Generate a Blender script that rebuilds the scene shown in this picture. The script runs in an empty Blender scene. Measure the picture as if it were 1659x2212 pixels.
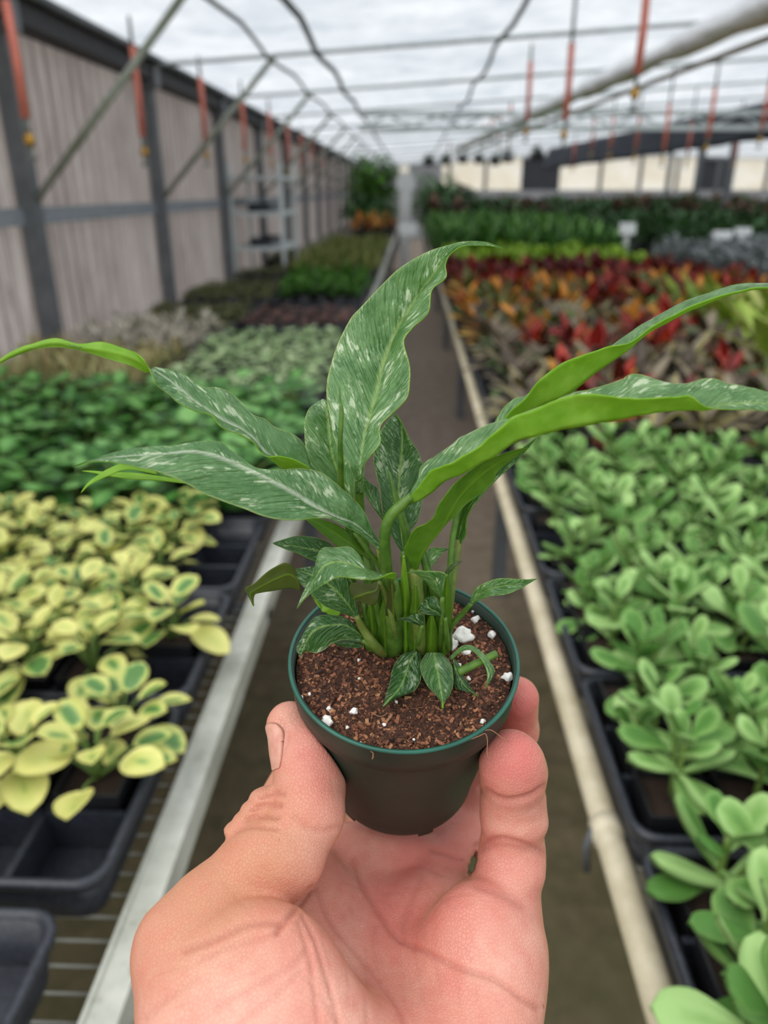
import bpy, bmesh, math, random
import numpy as np
from mathutils import Vector, Matrix

# ------------------------------------------------------------------ camera, sky, exposure
W_PX, H_PX, F_PX = 1659.0, 2212.0, 1600.0
CAM = np.array([0.0, 0.0, 1.42])
TH = math.atan(694.0 / F_PX)                     # pitch down
PSI = math.atan(60.5 / F_PX * math.cos(TH))      # yaw to the left
R_AX = np.array([math.cos(PSI), math.sin(PSI), 0.0])
F_AX = np.array([-math.sin(PSI) * math.cos(TH), math.cos(PSI) * math.cos(TH), -math.sin(TH)])
U_AX = np.cross(R_AX, F_AX)
scene = bpy.context.scene
COL = scene.collection
cd = bpy.data.cameras.new('camera'); cam = bpy.data.objects.new('camera', cd); COL.objects.link(cam)
M = Matrix.Identity(4)
for i in range(3):
    M[i][0] = R_AX[i]; M[i][1] = U_AX[i]; M[i][2] = -F_AX[i]; M[i][3] = CAM[i]
cam.matrix_world = M
cd.sensor_fit = 'HORIZONTAL'; cd.sensor_width = 18.0; cd.lens = F_PX / W_PX * 18.0
cd.clip_start = 0.01; cd.clip_end = 200
cd.dof.use_dof = True; cd.dof.focus_distance = 0.212; cd.dof.aperture_fstop = 6.6
scene.camera = cam
vs = scene.view_settings
vs.view_transform = 'Standard'; vs.look = 'None'; vs.gamma = 1.0; vs.use_curve_mapping = False
vs.exposure = 0.38
scene.cycles.use_denoising = True
scene.cycles.max_bounces = 6; scene.cycles.use_adaptive_sampling = True; scene.cycles.adaptive_threshold = 0.03
scene.cycles.transparent_max_bounces = 12
scene.cycles.caustics_reflective = False; scene.cycles.caustics_refractive = False

wd = bpy.data.worlds.new('overcast_sky'); scene.world = wd; wd.use_nodes = True
bg = wd.node_tree.nodes['Background']
bg.inputs[0].default_value = (0.93, 0.97, 1.0, 1); bg.inputs[1].default_value = 1.0
sd = bpy.data.lights.new('sun', 'SUN'); sun = bpy.data.objects.new('sun', sd); COL.objects.link(sun)
sd.energy = 1.2; sd.angle = math.radians(50); sd.color = (1.0, 0.96, 0.9)
sun.rotation_euler = Vector((0.62, 0.42, -1.0)).to_track_quat('-Z', 'Y').to_euler()

def P(x, y, d):
    """photo pixel + depth (m) along the view axis -> point in the greenhouse"""
    return CAM + d * (R_AX * (x - W_PX / 2) / F_PX - U_AX * (y - H_PX / 2) / F_PX + F_AX)
def cam2world(q):                                # q (...,3) = right, down, depth in metres
    q = np.asarray(q, float)
    return CAM + q[..., 0:1] * R_AX - q[..., 1:2] * U_AX + q[..., 2:3] * F_AX
def at_z(x, y, z):
    v = P(x, y, 1.0) - CAM
    return CAM + v * ((z - CAM[2]) / v[2])

# ------------------------------------------------------------------ small helpers
def vnoise(p, seed=0):
    """smooth value noise, -1..1, for an array of points"""
    p = np.asarray(p, float); i = np.floor(p).astype(np.int64); f = p - i; f = f*f*(3 - 2*f); out = 0
    for dx in (0, 1):
        for dy in (0, 1):
            for dz in (0, 1):
                h = (i[:, 0]+dx)*374761393 + (i[:, 1]+dy)*668265263 + (i[:, 2]+dz)*2147483647 + seed*974711
                h = (h ^ (h >> 13))*1274126177; h = (h ^ (h >> 16)) & 0xFFFF
                out = out + (h/32767.5 - 1)*np.where(dx, f[:, 0], 1-f[:, 0])*np.where(dy, f[:, 1], 1-f[:, 1])*np.where(dz, f[:, 2], 1-f[:, 2])
    return out
rng = random.Random(7)
nrng = np.random.RandomState(11)
def lin(c):
    return tuple(((v / 255.0) / 12.92 if v / 255.0 <= 0.04045 else ((v / 255.0 + 0.055) / 1.055) ** 2.4) for v in c)
def rgba(c): return (*lin(c), 1.0)

def mesh_np(name, verts, faces, smooth=True):
    me = bpy.data.meshes.new(name)
    me.from_pydata([tuple(map(float, v)) for v in verts], [], [tuple(int(i) for i in f) for f in faces])
    if smooth: me.polygons.foreach_set('use_smooth', [True] * len(me.polygons))
    me.update(); return me
def link(name, me, mat=None, parent=None, loc=None, rot=None, scale=None):
    o = bpy.data.objects.new(name, me); COL.objects.link(o)
    if mat is not None and me is not None and not me.materials:
        for m in (mat if isinstance(mat, (list, tuple)) else [mat]): me.materials.append(m)
    if parent is not None: o.parent = parent
    if loc is not None: o.location = loc
    if rot is not None: o.rotation_euler = rot
    if scale is not None: o.scale = scale
    return o
def tag(o, label=None, cat=None, group=None, kind=None):
    if label: o['label'] = label
    if cat: o['category'] = cat
    if group: o['group'] = group
    if kind: o['kind'] = kind
    return o
def empty(name, loc=(0, 0, 0), rz=0.0):
    o = bpy.data.objects.new(name, None); COL.objects.link(o)
    o.location = loc; o.rotation_euler = (0, 0, rz); o.empty_display_size = 0.02
    return o

class MB:
    """collects geometry for ONE mesh"""
    def __init__(s): s.v = []; s.f = []; s.mi = []
    def add(s, verts, faces, mi=0):
        b = len(s.v); s.v += [tuple(map(float, p)) for p in verts]
        s.f += [tuple(b + i for i in f) for f in faces]; s.mi += [mi] * len(faces); return s
    def box(s, a, b, mi=0):
        x0, y0, z0 = a; x1, y1, z1 = b
        return s.add([(x0,y0,z0),(x1,y0,z0),(x1,y1,z0),(x0,y1,z0),(x0,y0,z1),(x1,y0,z1),(x1,y1,z1),(x0,y1,z1)],
                     [(0,3,2,1),(4,5,6,7),(0,1,5,4),(1,2,6,5),(2,3,7,6),(3,0,4,7)], mi)
    def tube(s, pts, rad, n=8, cap=True, mi=0, squash=None):
        pts = np.asarray(pts, float); k = len(pts)
        rad = np.full(k, rad) if np.isscalar(rad) else np.asarray(rad, float)
        T = np.gradient(pts, axis=0); T /= np.linalg.norm(T, axis=1)[:, None] + 1e-12
        up = np.array([0, 0, 1.0]) if abs(T[0][2]) < 0.9 else np.array([1.0, 0, 0])
        N = up - T[0] * up.dot(T[0]); N /= np.linalg.norm(N)
        V = []
        for i in range(k):
            N = N - T[i] * N.dot(T[i]); N /= np.linalg.norm(N) + 1e-12
            B = np.cross(T[i], N)
            for j in range(n):
                a = 2 * math.pi * j / n
                V.append(pts[i] + rad[i] * (math.cos(a) * N + math.sin(a) * B))
        F = [(i*n+j, i*n+(j+1)%n, (i+1)*n+(j+1)%n, (i+1)*n+j) for i in range(k-1) for j in range(n)]
        if cap:
            F.append(tuple(range(n-1, -1, -1))); F.append(tuple((k-1)*n + j for j in range(n)))
        return s.add(V, F, mi)
    def lathe(s, prof, n=48, mi=0, close=False):
        """prof: list of (r, z) about Z"""
        V = [(r*math.cos(2*math.pi*j/n), r*math.sin(2*math.pi*j/n), z) for r, z in prof for j in range(n)]
        k = len(prof)
        F = [(i*n+j, i*n+(j+1)%n, (i+1)*n+(j+1)%n, (i+1)*n+j) for i in range(k-1) for j in range(n)]
        return s.add(V, F, mi)
    def mesh(s, name, mats=None, smooth=False):
        me = bpy.data.meshes.new(name); me.from_pydata(s.v, [], s.f)
        if mats:
            for m in (mats if isinstance(mats, (list, tuple)) else [mats]): me.materials.append(m)
        me.polygons.foreach_set('material_index', s.mi)
        me.polygons.foreach_set('use_smooth', [smooth] * len(s.f)); me.update(); return me
    def build(s, name, mat, parent=None, smooth=False, loc=None, rot=None):
        return link(name, s.mesh(name, mat, smooth), None, parent, loc, rot)

def spline(pts, per=6):
    """Catmull-Rom through rows of any width"""
    p = np.asarray(pts, float); k = len(p)
    q = np.vstack([2*p[0]-p[1], p, 2*p[-1]-p[-2]])
    out = []
    for i in range(k-1):
        a, b, c, d = q[i], q[i+1], q[i+2], q[i+3]
        for t in np.arange(per) / per:
            out.append(0.5*((2*b) + (c-a)*t + (2*a-5*b+4*c-d)*t*t + (3*b-a-3*c+d)*t**3))
    out.append(p[-1]); return np.array(out)

# ------------------------------------------------------------------ materials
class NT:
    def __init__(s, name):
        s.m = bpy.data.materials.new(name); s.m.use_nodes = True; s.t = s.m.node_tree; s.t.nodes.clear()
        s.out = s.t.nodes.new('ShaderNodeOutputMaterial')
    def n(s, typ, ins=None, **kw):
        nd = s.t.nodes.new('ShaderNode' + typ)
        for k, v in kw.items(): setattr(nd, k, v)
        for k, v in (ins or {}).items(): s.set(nd, k, v)
        return nd
    def set(s, nd, k, v):
        sock = nd.inputs[k]
        if isinstance(v, bpy.types.NodeSocket): s.t.links.new(v, sock)
        elif isinstance(v, bpy.types.Node): s.t.links.new(v.outputs[0], sock)
        else: sock.default_value = v
    def math(s, op, a, b=0.0, c=None, clamp=False):
        nd = s.t.nodes.new('ShaderNodeMath'); nd.operation = op; nd.use_clamp = clamp
        s.set(nd, 0, a); s.set(nd, 1, b)
        if c is not None: s.set(nd, 2, c)
        return nd.outputs[0]
    def mix(s, f, a, b, blend='MIX'):
        nd = s.t.nodes.new('ShaderNodeMix'); nd.data_type = 'RGBA'; nd.blend_type = blend
        s.set(nd, 0, f); s.set(nd, 6, a); s.set(nd, 7, b); return nd.outputs[2]
    def ramp(s, f, stops, interp='LINEAR'):
        nd = s.t.nodes.new('ShaderNodeValToRGB'); cr = nd.color_ramp; cr.interpolation = interp
        while len(cr.elements) < len(stops): cr.elements.new(0.5)
        for e, (p, c) in zip(cr.elements, stops):
            e.position = p; e.color = c if len(c) == 4 else (*c, 1)
        s.set(nd, 0, f); return nd.outputs[0]
    def noise(s, scale, detail=4, rough=0.55, vec=None, w=None):
        nd = s.t.nodes.new('ShaderNodeTexNoise'); nd.inputs['Scale'].default_value = scale
        nd.inputs['Detail'].default_value = detail; nd.inputs['Roughness'].default_value = rough
        if vec is not None: s.set(nd, 'Vector', vec)
        return nd.outputs['Fac']
    def obj(s): return s.n('TexCoord').outputs['Object']
    def gen(s): return s.n('TexCoord').outputs['Generated']
    def rand(s): return s.n('ObjectInfo').outputs['Random']
    def bump(s, h, strength=0.3, dist=0.001):
        nd = s.n('Bump', {'Strength': strength, 'Distance': dist, 'Height': h}); return nd.outputs[0]
    def done(s, sh):
        s.t.links.new(sh.outputs[0] if isinstance(sh, bpy.types.Node) else sh, s.out.inputs[0]); return s.m
    def pbr(s, col, rough=0.5, metal=0.0, normal=None, **kw):
        p = s.n('BsdfPrincipled', {'Base Color': col, 'Roughness': rough, 'Metallic': metal})
        if normal is not None: s.set(p, 'Normal', normal)
        for k, v in kw.items(): s.set(p, k.replace('_', ' '), v)
        return p

def plain(name, c, rough=0.5, metal=0.0, var=0.12, scale=30.0, bump=0.0, dark=None):
    t = NT(name); o = t.obj()
    n = t.noise(scale, 5, 0.6, o)
    a = rgba(c); b = rgba(dark) if dark else tuple(v*(1-var*2.5) for v in a[:3]) + (1,)
    col = t.ramp(n, [(0.3, b), (0.7, a)])
    nm = t.bump(n, bump, 0.002) if bump else None
    return t.done(t.pbr(col, rough, metal, nm))

def leafy(name, c1, c2, rough=0.42, transl=0.25, scale=25.0, tcol=None, spec=0.4, jitter=0.25, bump=0.15):
    """leaf stuff: two greens mixed by noise and by the object, part of the light goes through"""
    t = NT(name); o = t.obj()
    n = t.noise(scale, 3, 0.6, o)
    r = t.math('MULTIPLY', t.math('SUBTRACT', t.rand(), 0.5), jitter*2)
    f = t.math('ADD', n, r, clamp=True)
    col = t.ramp(f, [(0.3, rgba(c1)), (0.7, rgba(c2))])
    p = t.pbr(col, rough, 0.0, t.bump(n, bump, 0.002)); p.inputs['Specular IOR Level'].default_value = spec
    tr = t.n('BsdfTranslucent', {'Color': rgba(tcol) if tcol else col})
    return t.done(t.n('MixShader', {0: transl, 1: p, 2: tr}))
# ------------------------------------------------------------------ the pot in the hand (its own frame: Z along the pot's axis, origin at the rim centre)
POT_A = math.radians(13.0)
FWH = np.array([-math.sin(PSI), math.cos(PSI), 0.0])
POT_Z = np.array([0, 0, 1.0]) * math.cos(POT_A) - FWH * math.sin(POT_A)
POT_X = R_AX.copy(); POT_Y = np.cross(POT_Z, POT_X)
POT_C = P(872, 1415, 0.225)
POT_M = Matrix.Identity(4)
for i in range(3):
    POT_M[i][0] = POT_X[i]; POT_M[i][1] = POT_Y[i]; POT_M[i][2] = POT_Z[i]; POT_M[i][3] = POT_C[i]
R_RIM, POT_H = 0.035, 0.0585
def pot_r(z):                                    # outer radius at height z (z<=0)
    return np.where(z > -0.0105, 0.0346 + z * 0.06, 0.0325 + (z + 0.0105) * 0.172)
def w2pot(p):
    q = np.asarray(p, float) - POT_C
    return np.stack([q @ POT_X, q @ POT_Y, q @ POT_Z], -1)
def pot2w(p):
    p = np.asarray(p, float)
    return POT_C + p[..., 0:1]*POT_X + p[..., 1:2]*POT_Y + p[..., 2:3]*POT_Z
SOIL_Z = -0.0035
def soil_pt(x, y, h=0.0):
    """where the photo's pixel meets the soil (h above it)"""
    v = P(x, y, 1.0) - CAM
    t = ((POT_C - CAM) @ POT_Z + SOIL_Z + h) / (v @ POT_Z)
    return CAM + v * t
def soil_d(x, y, h=0.0): return float((soil_pt(x, y, h) - CAM) @ F_AX)

plant = empty('potted_peace_lily'); plant.matrix_world = POT_M
tag(plant, 'young white-streaked peace lily in a dark green nursery pot held in the hand', 'potted plant')
POT_INV = POT_M.inverted()
def to_plant(o):                                 # geometry is given in world space; hang it under the plant
    o.parent = plant; o.matrix_parent_inverse = POT_INV; return o

t = NT('pot_plastic'); o = t.obj()
n = t.noise(900, 3, 0.6, o); n2 = t.noise(40, 3, 0.5, o)
col = t.ramp(n2, [(0.3, rgba((20, 40, 30))), (0.75, rgba((32, 52, 40)))])
M_POT = t.done(t.pbr(col, 0.46, 0.0, t.bump(n, 0.15, 0.0004), Specular_IOR_Level=0.45))
t = NT('pot_rim_plastic'); o = t.obj()
M_RIM = t.done(t.pbr(t.ramp(t.noise(60, 2, 0.5, o), [(0.3, rgba((22, 78, 66))), (0.7, rgba((36, 100, 84)))]), 0.33))

b = MB()
prof = [(0.0, -POT_H + 0.001), (0.0235, -POT_H + 0.001), (0.0243, -POT_H), (0.0247, -POT_H + 0.0012)]
for z in np.linspace(-POT_H + 0.004, -0.0125, 9): prof.append((float(pot_r(z)), z))
prof += [(0.03235, -0.0112), (0.0330, -0.0106), (0.0341, -0.0100), (0.0343, -0.006), (0.0346, -0.0012), (0.0345, -0.0004)]
prof += [(0.0334, -0.0004), (0.0331, -0.008), (0.0300, -0.02), (0.0, -0.02)]
b.lathe(prof, 96)
pot = b.build('pot', M_POT, plant, smooth=True)
b = MB(); rp = []
for k in range(13):
    a = 2 * math.pi * k / 12
    rp.append((0.0344 + 0.0006 * math.cos(a), -0.0002 + 0.0006 * math.sin(a)))
b.lathe(rp, 96); b.build('rim', M_RIM, pot, smooth=True)
# drainage feet / notch tabs on the base edge
for k, a in enumerate((-1.25, 0.0, 1.2, 2.6, 3.9)):
    b = MB(); vv = []
    for j in range(7):
        aa = a + (j - 3) * 0.035
        for rr, zz in ((0.0246, -POT_H + 0.003), (0.0243, -POT_H - 0.0016), (0.022, -POT_H - 0.0016), (0.022, -POT_H + 0.003)):
            vv.append((rr*math.cos(aa), rr*math.sin(aa), zz))
    ff = [(j*4+i, j*4+(i+1) % 4, (j+1)*4+(i+1) % 4, (j+1)*4+i) for j in range(6) for i in range(4)] + [(0, 1, 2, 3), (27, 26, 25, 24)]
    b.add(vv, ff); b.build('foot_tab', M_POT, pot)

# ---- soil: a bumpy coir surface, loose chips and fibres, white perlite
t = NT('coir_soil'); o = t.obj()
n = t.noise(420, 6, 0.65, o); n2 = t.noise(1500, 3, 0.6, o)
col = t.ramp(t.math('ADD', t.math('MULTIPLY', n, 0.65), t.math('MULTIPLY', n2, 0.35)),
             [(0.3, rgba((36, 20, 15))), (0.5, rgba((82, 50, 36))), (0.7, rgba((132, 88, 62)))])
M_SOIL = t.done(t.pbr(col, 0.9, 0.0, t.bump(t.math('ADD', n, n2), 1.0, 0.002)))
t = NT('coir_chip'); o = t.obj(); ge = t.n('NewGeometry').outputs['Random Per Island']
col = t.ramp(ge, [(0.0, rgba((54, 31, 22))), (0.45, rgba((106, 64, 45))), (0.8, rgba((144, 91, 64))), (1.0, rgba((182, 132, 94)))])
M_CHIP = t.done(t.pbr(col, 0.85, 0.0, t.bump(t.noise(1800, 3, 0.6, o), 0.6, 0.001)))
from mathutils import noise as mnoise
b = MB(); NR, NA = 46, 150; R_S = 0.0328
def soil_h(x, y):
    q = Vector((x, y, 0.3))
    return SOIL_Z + 0.0012*mnoise.noise(q*120) + 0.0010*mnoise.noise(q*330) + 0.0007*mnoise.noise(q*800) - 0.0006*(math.hypot(x, y)/R_S)**6
vv = [(0, 0, soil_h(0, 0))]
for i in range(1, NR+1):
    r = R_S * i / NR
    for j in range(NA):
        a = 2*math.pi*j/NA; x, y = r*math.cos(a), r*math.sin(a); vv.append((x, y, soil_h(x, y)))
ff = [(0, 1+j, 1+(j+1) % NA) for j in range(NA)]
ff += [(1+i*NA+j, 1+(i+1)*NA+j, 1+(i+1)*NA+(j+1) % NA, 1+i*NA+(j+1) % NA) for i in range(NR-1) for j in range(NA)]
b.add(vv, ff); soil = b.build('soil', M_SOIL, plant, smooth=True)
def blob(b, c, r, sx=1, sy=1, sz=1, rz=0.0, seed=0, sub=1, rough=0.3, mi=0):
    bmx = bmesh.new(); bmesh.ops.create_icosphere(bmx, subdivisions=sub, radius=1.0)
    vs_ = []
    for v in bmx.verts:
        k = 1 + rough * mnoise.noise(v.co * 1.3 + Vector((seed*3.7, seed*1.9, seed)))
        x, y, z = v.co.x*sx*k, v.co.y*sy*k, v.co.z*sz*k
        vs_.append((c[0] + r*(x*math.cos(rz)-y*math.sin(rz)), c[1] + r*(x*math.sin(rz)+y*math.cos(rz)), c[2] + r*z))
    b.add(vs_, [tuple(v.index for v in f.verts) for f in bmx.faces], mi); bmx.free()
b = MB(); r0 = random.Random(3)
for k in range(4600):
    r = R_S * 0.985 * math.sqrt(r0.random()); a = r0.random()*2*math.pi
    x, y = r*math.cos(a), r*math.sin(a); s = r0.choice([0.25, 0.3, 0.4, 0.5, 0.6, 0.85]) * 0.00068 * r0.uniform(0.7, 1.3)
    # an angular chip: a squashed, twisted tetra/box
    cz = soil_h(x, y) + s*0.35; az = r0.random()*6.28; tilt = r0.uniform(-0.7, 0.7); L = r0.uniform(0.8, 2.2)
    pts = []
    for dx, dy, dz in ((-1,-1,-1),(1,-1,-1),(1,1,-1),(-1,1,-1),(-1,-1,1),(1,-1,1),(1,1,1),(-1,1,1)):
        q = Vector((dx*L*r0.uniform(.6, 1), dy*0.8*r0.uniform(.5, 1), dz*0.55*r0.uniform(.5, 1)))
        q.rotate(Matrix.Rotation(tilt, 3, 'Y')); q.rotate(Matrix.Rotation(az, 3, 'Z'))
        pts.append((x+q.x*s, y+q.y*s, cz+q.z*s))
    b.add(pts, [(0,3,2,1),(4,5,6,7),(0,1,5,4),(1,2,6,5),(2,3,7,6),(3,0,4,7)])
ch = b.build('coir_chips', M_CHIP, soil); ch['kind'] = 'stuff'
t = NT('coir_fibre'); M_FIB = t.done(t.pbr(t.ramp(t.n('NewGeometry').outputs['Random Per Island'], [(0, rgba((100, 62, 42))), (1, rgba((176, 130, 92)))]), 0.7))
b = MB()
for k in range(260):
    r = R_S * 0.96 * math.sqrt(r0.random()); a = r0.random()*6.28; x, y = r*math.cos(a), r*math.sin(a)
    az = r0.random()*6.28; L = r0.uniform(0.001, 0.0042); cv = r0.uniform(-1.6, 1.6); pts = []
    for j in range(5):
        pts.append((x, y, soil_h(x, y) + 0.0004 + 0.0007*math.sin(j/4*math.pi)))
        x += L/4*math.cos(az); y += L/4*math.sin(az); az += cv/4
        if math.hypot(x, y) > R_S*0.985: break
    if len(pts) > 2: b.tube(pts, 0.00005, 3, cap=False)
fb = b.build('coir_fibres', M_FIB, soil); fb['kind'] = 'stuff'
t = NT('perlite'); o = t.obj(); n = t.noise(700, 4, 0.6, o)
M_PERL = t.done(t.pbr(t.ramp(n, [(0.27, rgba((150, 120, 95))), (0.4, rgba((236, 232, 226))), (1, rgba((250, 249, 246)))]), 0.8, 0.0, t.bump(n, 0.4, 0.001)))
PERL = [(1000, 1380, 20), (978, 1392, 13), (1007, 1411, 10), (1027, 1334, 9), (1062, 1369, 9), (1096, 1462, 11), (1056, 1318, 6), (984, 1272, 5),
        (884, 1407, 9), (707, 1555, 13), (765, 1536, 8), (710, 1524, 6), (649, 1509, 6), (750, 1568, 4), (830, 1563, 4), (1043, 1553, 6), (1012, 1464, 5),
        (776, 1462, 4), (775, 1419, 4), (992, 1432, 5), (1024, 1311, 5), (894, 1593, 3), (778, 1600, 4), (856, 1515, 4), (1109, 1412, 4), (668, 1500, 4)]
for k, (x, y, rp_) in enumerate(PERL):
    w = soil_pt(x, y, 0.0008); q = w2pot(w); rr = rp_ / F_PX * float((w - CAM) @ F_AX)
    q[2] = soil_h(q[0], q[1]) + rr*0.45
    b = MB(); blob(b, (0, 0, 0), rr, 1.1, 0.9, 0.85, k*1.3, seed=k+1, sub=3, rough=0.5)
    b.build('perlite', M_PERL, soil, smooth=True, loc=tuple(q))
# loose root hairs over the rim
for pts in ([(1010, 1600), (1035, 1590), (1048, 1585), (1053, 1600), (1052, 1625), (1055, 1634)], [(1040, 1580), (1060, 1577), (1080, 1590), (1098, 1602)],
            [(800, 1622), (806, 1628), (804, 1640), (807, 1633)], [(1010, 1480), (1030, 1465), (1050, 1458), (1058, 1470)], [(800, 1538), (822, 1548), (838, 1540)]):
    b = MB(); pp = []
    for i, (x, y) in enumerate(pts):
        inside = math.hypot(*w2pot(soil_pt(x, y, 0.001))[:2]) < 0.034
        if inside: pp.append(soil_pt(x, y, 0.0022))
        else:
            q = w2pot(soil_pt(x, y, 0.004)); k = 0.0358 / math.hypot(q[0], q[1]); q[0] *= k; q[1] *= k
            base = pot2w(q); v = P(x, y, 1.0) - CAM; dd = float((base - CAM) @ F_AX); pp.append(P(x, y, dd - 0.0005))
    b.tube(spline(pp, 5), 0.00012, 5); ob = b.build('root_hair', M_FIB, None, smooth=True); ob.parent = soil; ob.matrix_parent_inverse = POT_INV
# ------------------------------------------------------------------ the hand: one implicit skin, meshed here
def cpt(x, y, d): return np.array([(x - W_PX/2)/F_PX*d, (y - H_PX/2)/F_PX*d, d])   # mm, camera axes (right, down, depth)
def cap(p, a, b, ra, rb):
    ab = (b - a).astype(np.float32); L = float(ab @ ab); a = a.astype(np.float32)
    x, y, z = p[0] - a[0], p[1] - a[1], p[2] - a[2]
    h = (x*ab[0] + y*ab[1] + z*ab[2])*np.float32(1/L); np.clip(h, 0, 1, out=h)
    x -= h*ab[0]; y -= h*ab[1]; z -= h*ab[2]
    return np.sqrt(x*x + y*y + z*z) - (np.float32(ra) + np.float32(rb - ra)*h)
def ell(p, c, r):
    c = c.astype(np.float32); i = (1/r).astype(np.float32)
    x, y, z = (p[0] - c[0])*i[0], (p[1] - c[1])*i[1], (p[2] - c[2])*i[2]
    k0 = np.sqrt(x*x + y*y + z*z); x *= i[0]; y *= i[1]; z *= i[2]
    return k0*(k0 - 1)/(np.sqrt(x*x + y*y + z*z) + np.float32(1e-9))
def smin(a, b, k):
    k = np.float32(k); h = (b - a)*(np.float32(0.5)/k) + np.float32(0.5); np.clip(h, 0, 1, out=h)
    return b + (a - b)*h - k*h*(1-h)
def chain(p, pts, k=3.0):
    d = None
    for (a, b) in zip(pts[:-1], pts[1:]):
        c = cap(p, cpt(*a[:3]), cpt(*b[:3]), a[3], b[3])
        d = c if d is None else smin(d, c, k)
    return d
THUMB = [(626, 1566, 228, 7.2), (648, 1625, 226, 8.2), (668, 1705, 222, 10.2), (650, 1775, 220, 10.9), (560, 1880, 213, 12.0), (465, 1985, 205, 13.6), (418, 2052, 201, 15.8)]
INDEX = [(640, 1890, 240, 12.0), (597, 1772, 262, 10.0), (650, 1660, 288, 9.0), (740, 1600, 303, 8.0)]
MIDDLE = [(800, 1880, 258, 12.0), (800, 1745, 296, 10.0), (830, 1640, 312, 9.0), (860, 1570, 312, 8.0)]
RING = [(955, 1905, 252, 11.5), (1008, 1765, 276, 9.8), (1085, 1640, 274, 8.8), (1110, 1575, 262, 8.2), (1117, 1508, 250, 7.3)]
PINKY = [(1080, 1985, 229, 11.5), (1106, 1845, 231, 9.7), (1108, 1735, 227, 9.4), (1108, 1665, 220, 9.5), (1103, 1640, 217, 8.4)]
def pot_sdf(p):                                   # p mm camera axes
    w = cam2world(p/1000.0); q = w2pot(w); r = np.hypot(q[:, 0], q[:, 1])
    d = np.maximum((r - pot_r(np.minimum(q[:, 2], 0)))*0.985, np.maximum(q[:, 2], -POT_H - 0.0012 - q[:, 2]))
    return d*1000.0
def hand_sdf(p):
    p = np.ascontiguousarray(np.asarray(p).T, dtype=np.float32)
    # palm: four metacarpals, two pads, the heel and the wrist
    d = None
    for a, b in (((660, 1925, 238, 12), (690, 2420, 190, 14)), ((800, 1885, 257, 13), (770, 2420, 190, 15)),
                 ((950, 1905, 252, 13), (860, 2420, 190, 15)), ((1075, 1990, 229, 12.5), (940, 2420, 188, 15))):
        c = cap(p, cpt(*a[:3]), cpt(*b[:3]), a[3], b[3]); d = c if d is None else smin(d, c, 9.0)
    d = smin(d, ell(p, cpt(1035, 2090, 216), np.array([17.0, 25.0, 15.0])), 10.0)       # hypothenar pad
    d = smin(d, cap(p, cpt(1070, 2060, 217), cpt(1035, 2330, 193), 12.5, 15.5), 9.0)
    d = smin(d, ell(p, cpt(945, 1985, 237), np.array([17.0, 12.0, 9.0])), 8.0)            # pads under the fingers
    d = smin(d, ell(p, cpt(1075, 1950, 226), np.array([10.0, 10.0, 9.5])), 6.0)
    th = cap(p, cpt(420, 2058, 201), cpt(455, 2330, 178), 15.6, 17.5)                    # thumb metacarpal and thenar pad
    th = smin(th, ell(p, cpt(560, 2150, 191), np.array([22.0, 24.0, 15.0])), 9.0)
    th = smin(th, ell(p, cpt(640, 2290, 184), np.array([20.0, 24.0, 14.0])), 9.0)
    d = smin(d, th, 9.0)
    d = smin(d, cap(p, cpt(560, 2010, 216), cpt(690, 1935, 236), 9.0, 9.0), 6.0)         # webbing between thumb and index
    wr = cap(p, cpt(660, 2420, 188), np.array([-22.0, 205.0, 160.0]), 26.0, 24.0)
    wr = smin(wr, cap(p, cpt(820, 2420, 188), np.array([-4.0, 205.0, 162.0]), 22.0, 22.0), 12.0)
    wr = smin(wr, cap(p, np.array([-13.0, 205.0, 161.0]), np.array([-22.0, 325.0, 98.0]), 27.0, 34.0), 14.0)
    d = smin(d, wr, 14.0)
    fing = np.minimum(smin(d, chain(p, INDEX), 5.0), smin(d, chain(p, MIDDLE), 5.0))
    fing = smin(fing, chain(p, RING), 3.0)
    pk = chain(p, PINKY)
    pk = smin(pk, ell(p, cpt(1106, 1652, 216.5), np.array([9.3, 9.2, 7.5])), 2.0)         # pinky pad
    pk = smin(pk, ell(p, cpt(1112, 1775, 226), np.array([9.9, 6.5, 8.6])), 2.5)
    pk = smin(pk, ell(p, cpt(1098, 1885, 227), np.array([10.6, 8.0, 9.8])), 3.0)
    fing = smin(fing, pk, 3.0)
    tb = chain(p, THUMB, 3.0)
    tb = smin(tb, ell(p, cpt(672, 1660, 220), np.array([8.6, 12.5, 7.6])), 4.0)           # thumb pad
    tb = smin(tb, ell(p, cpt(668, 1760, 214), np.array([10.2, 10.0, 8.5])), 4.0)
    tb = smin(tb, ell(p, cpt(600, 1860, 208), np.array([13.0, 11.0, 9.0])), 5.0)
    fing = smin(fing, ell(p, cpt(790, 1845, 254), np.array([24.0, 11.0, 8.5])), 5.0)
    d = smin(fing, tb, 3.2)
    for x, y, dd, r in ((574, 1716, 219, 3.3), (558, 1742, 218, 3.5), (540, 1765, 217, 3.4), (520, 1786, 216, 3.3)):  # knuckle folds
        d = smin(d, ell(p, cpt(x + 12, y + 6, dd), np.array([r*2.0, r*0.85, r*1.8])), 0.9)
    g = cap(p, cpt(1026, 1846, 212), cpt(1028, 1843, 290), 0.5, 0.8)
    for x_, y_, r_ in ((1022, 1860, 1.1), (1017, 1876, 1.2), (1012, 1890, 0.7)): g = np.minimum(g, cap(p, cpt(x_, y_, 212), cpt(x_ + 2, y_ - 3, 290), r_, r_*1.3))
    g = -g; k = np.float32(2.0); h = np.clip(0.5 - 0.5*(g - d)/k, 0, 1)   # the gap between ring and little finger
    d = g*(1-h) + d*h + k*h*(1-h)
    return d
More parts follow.
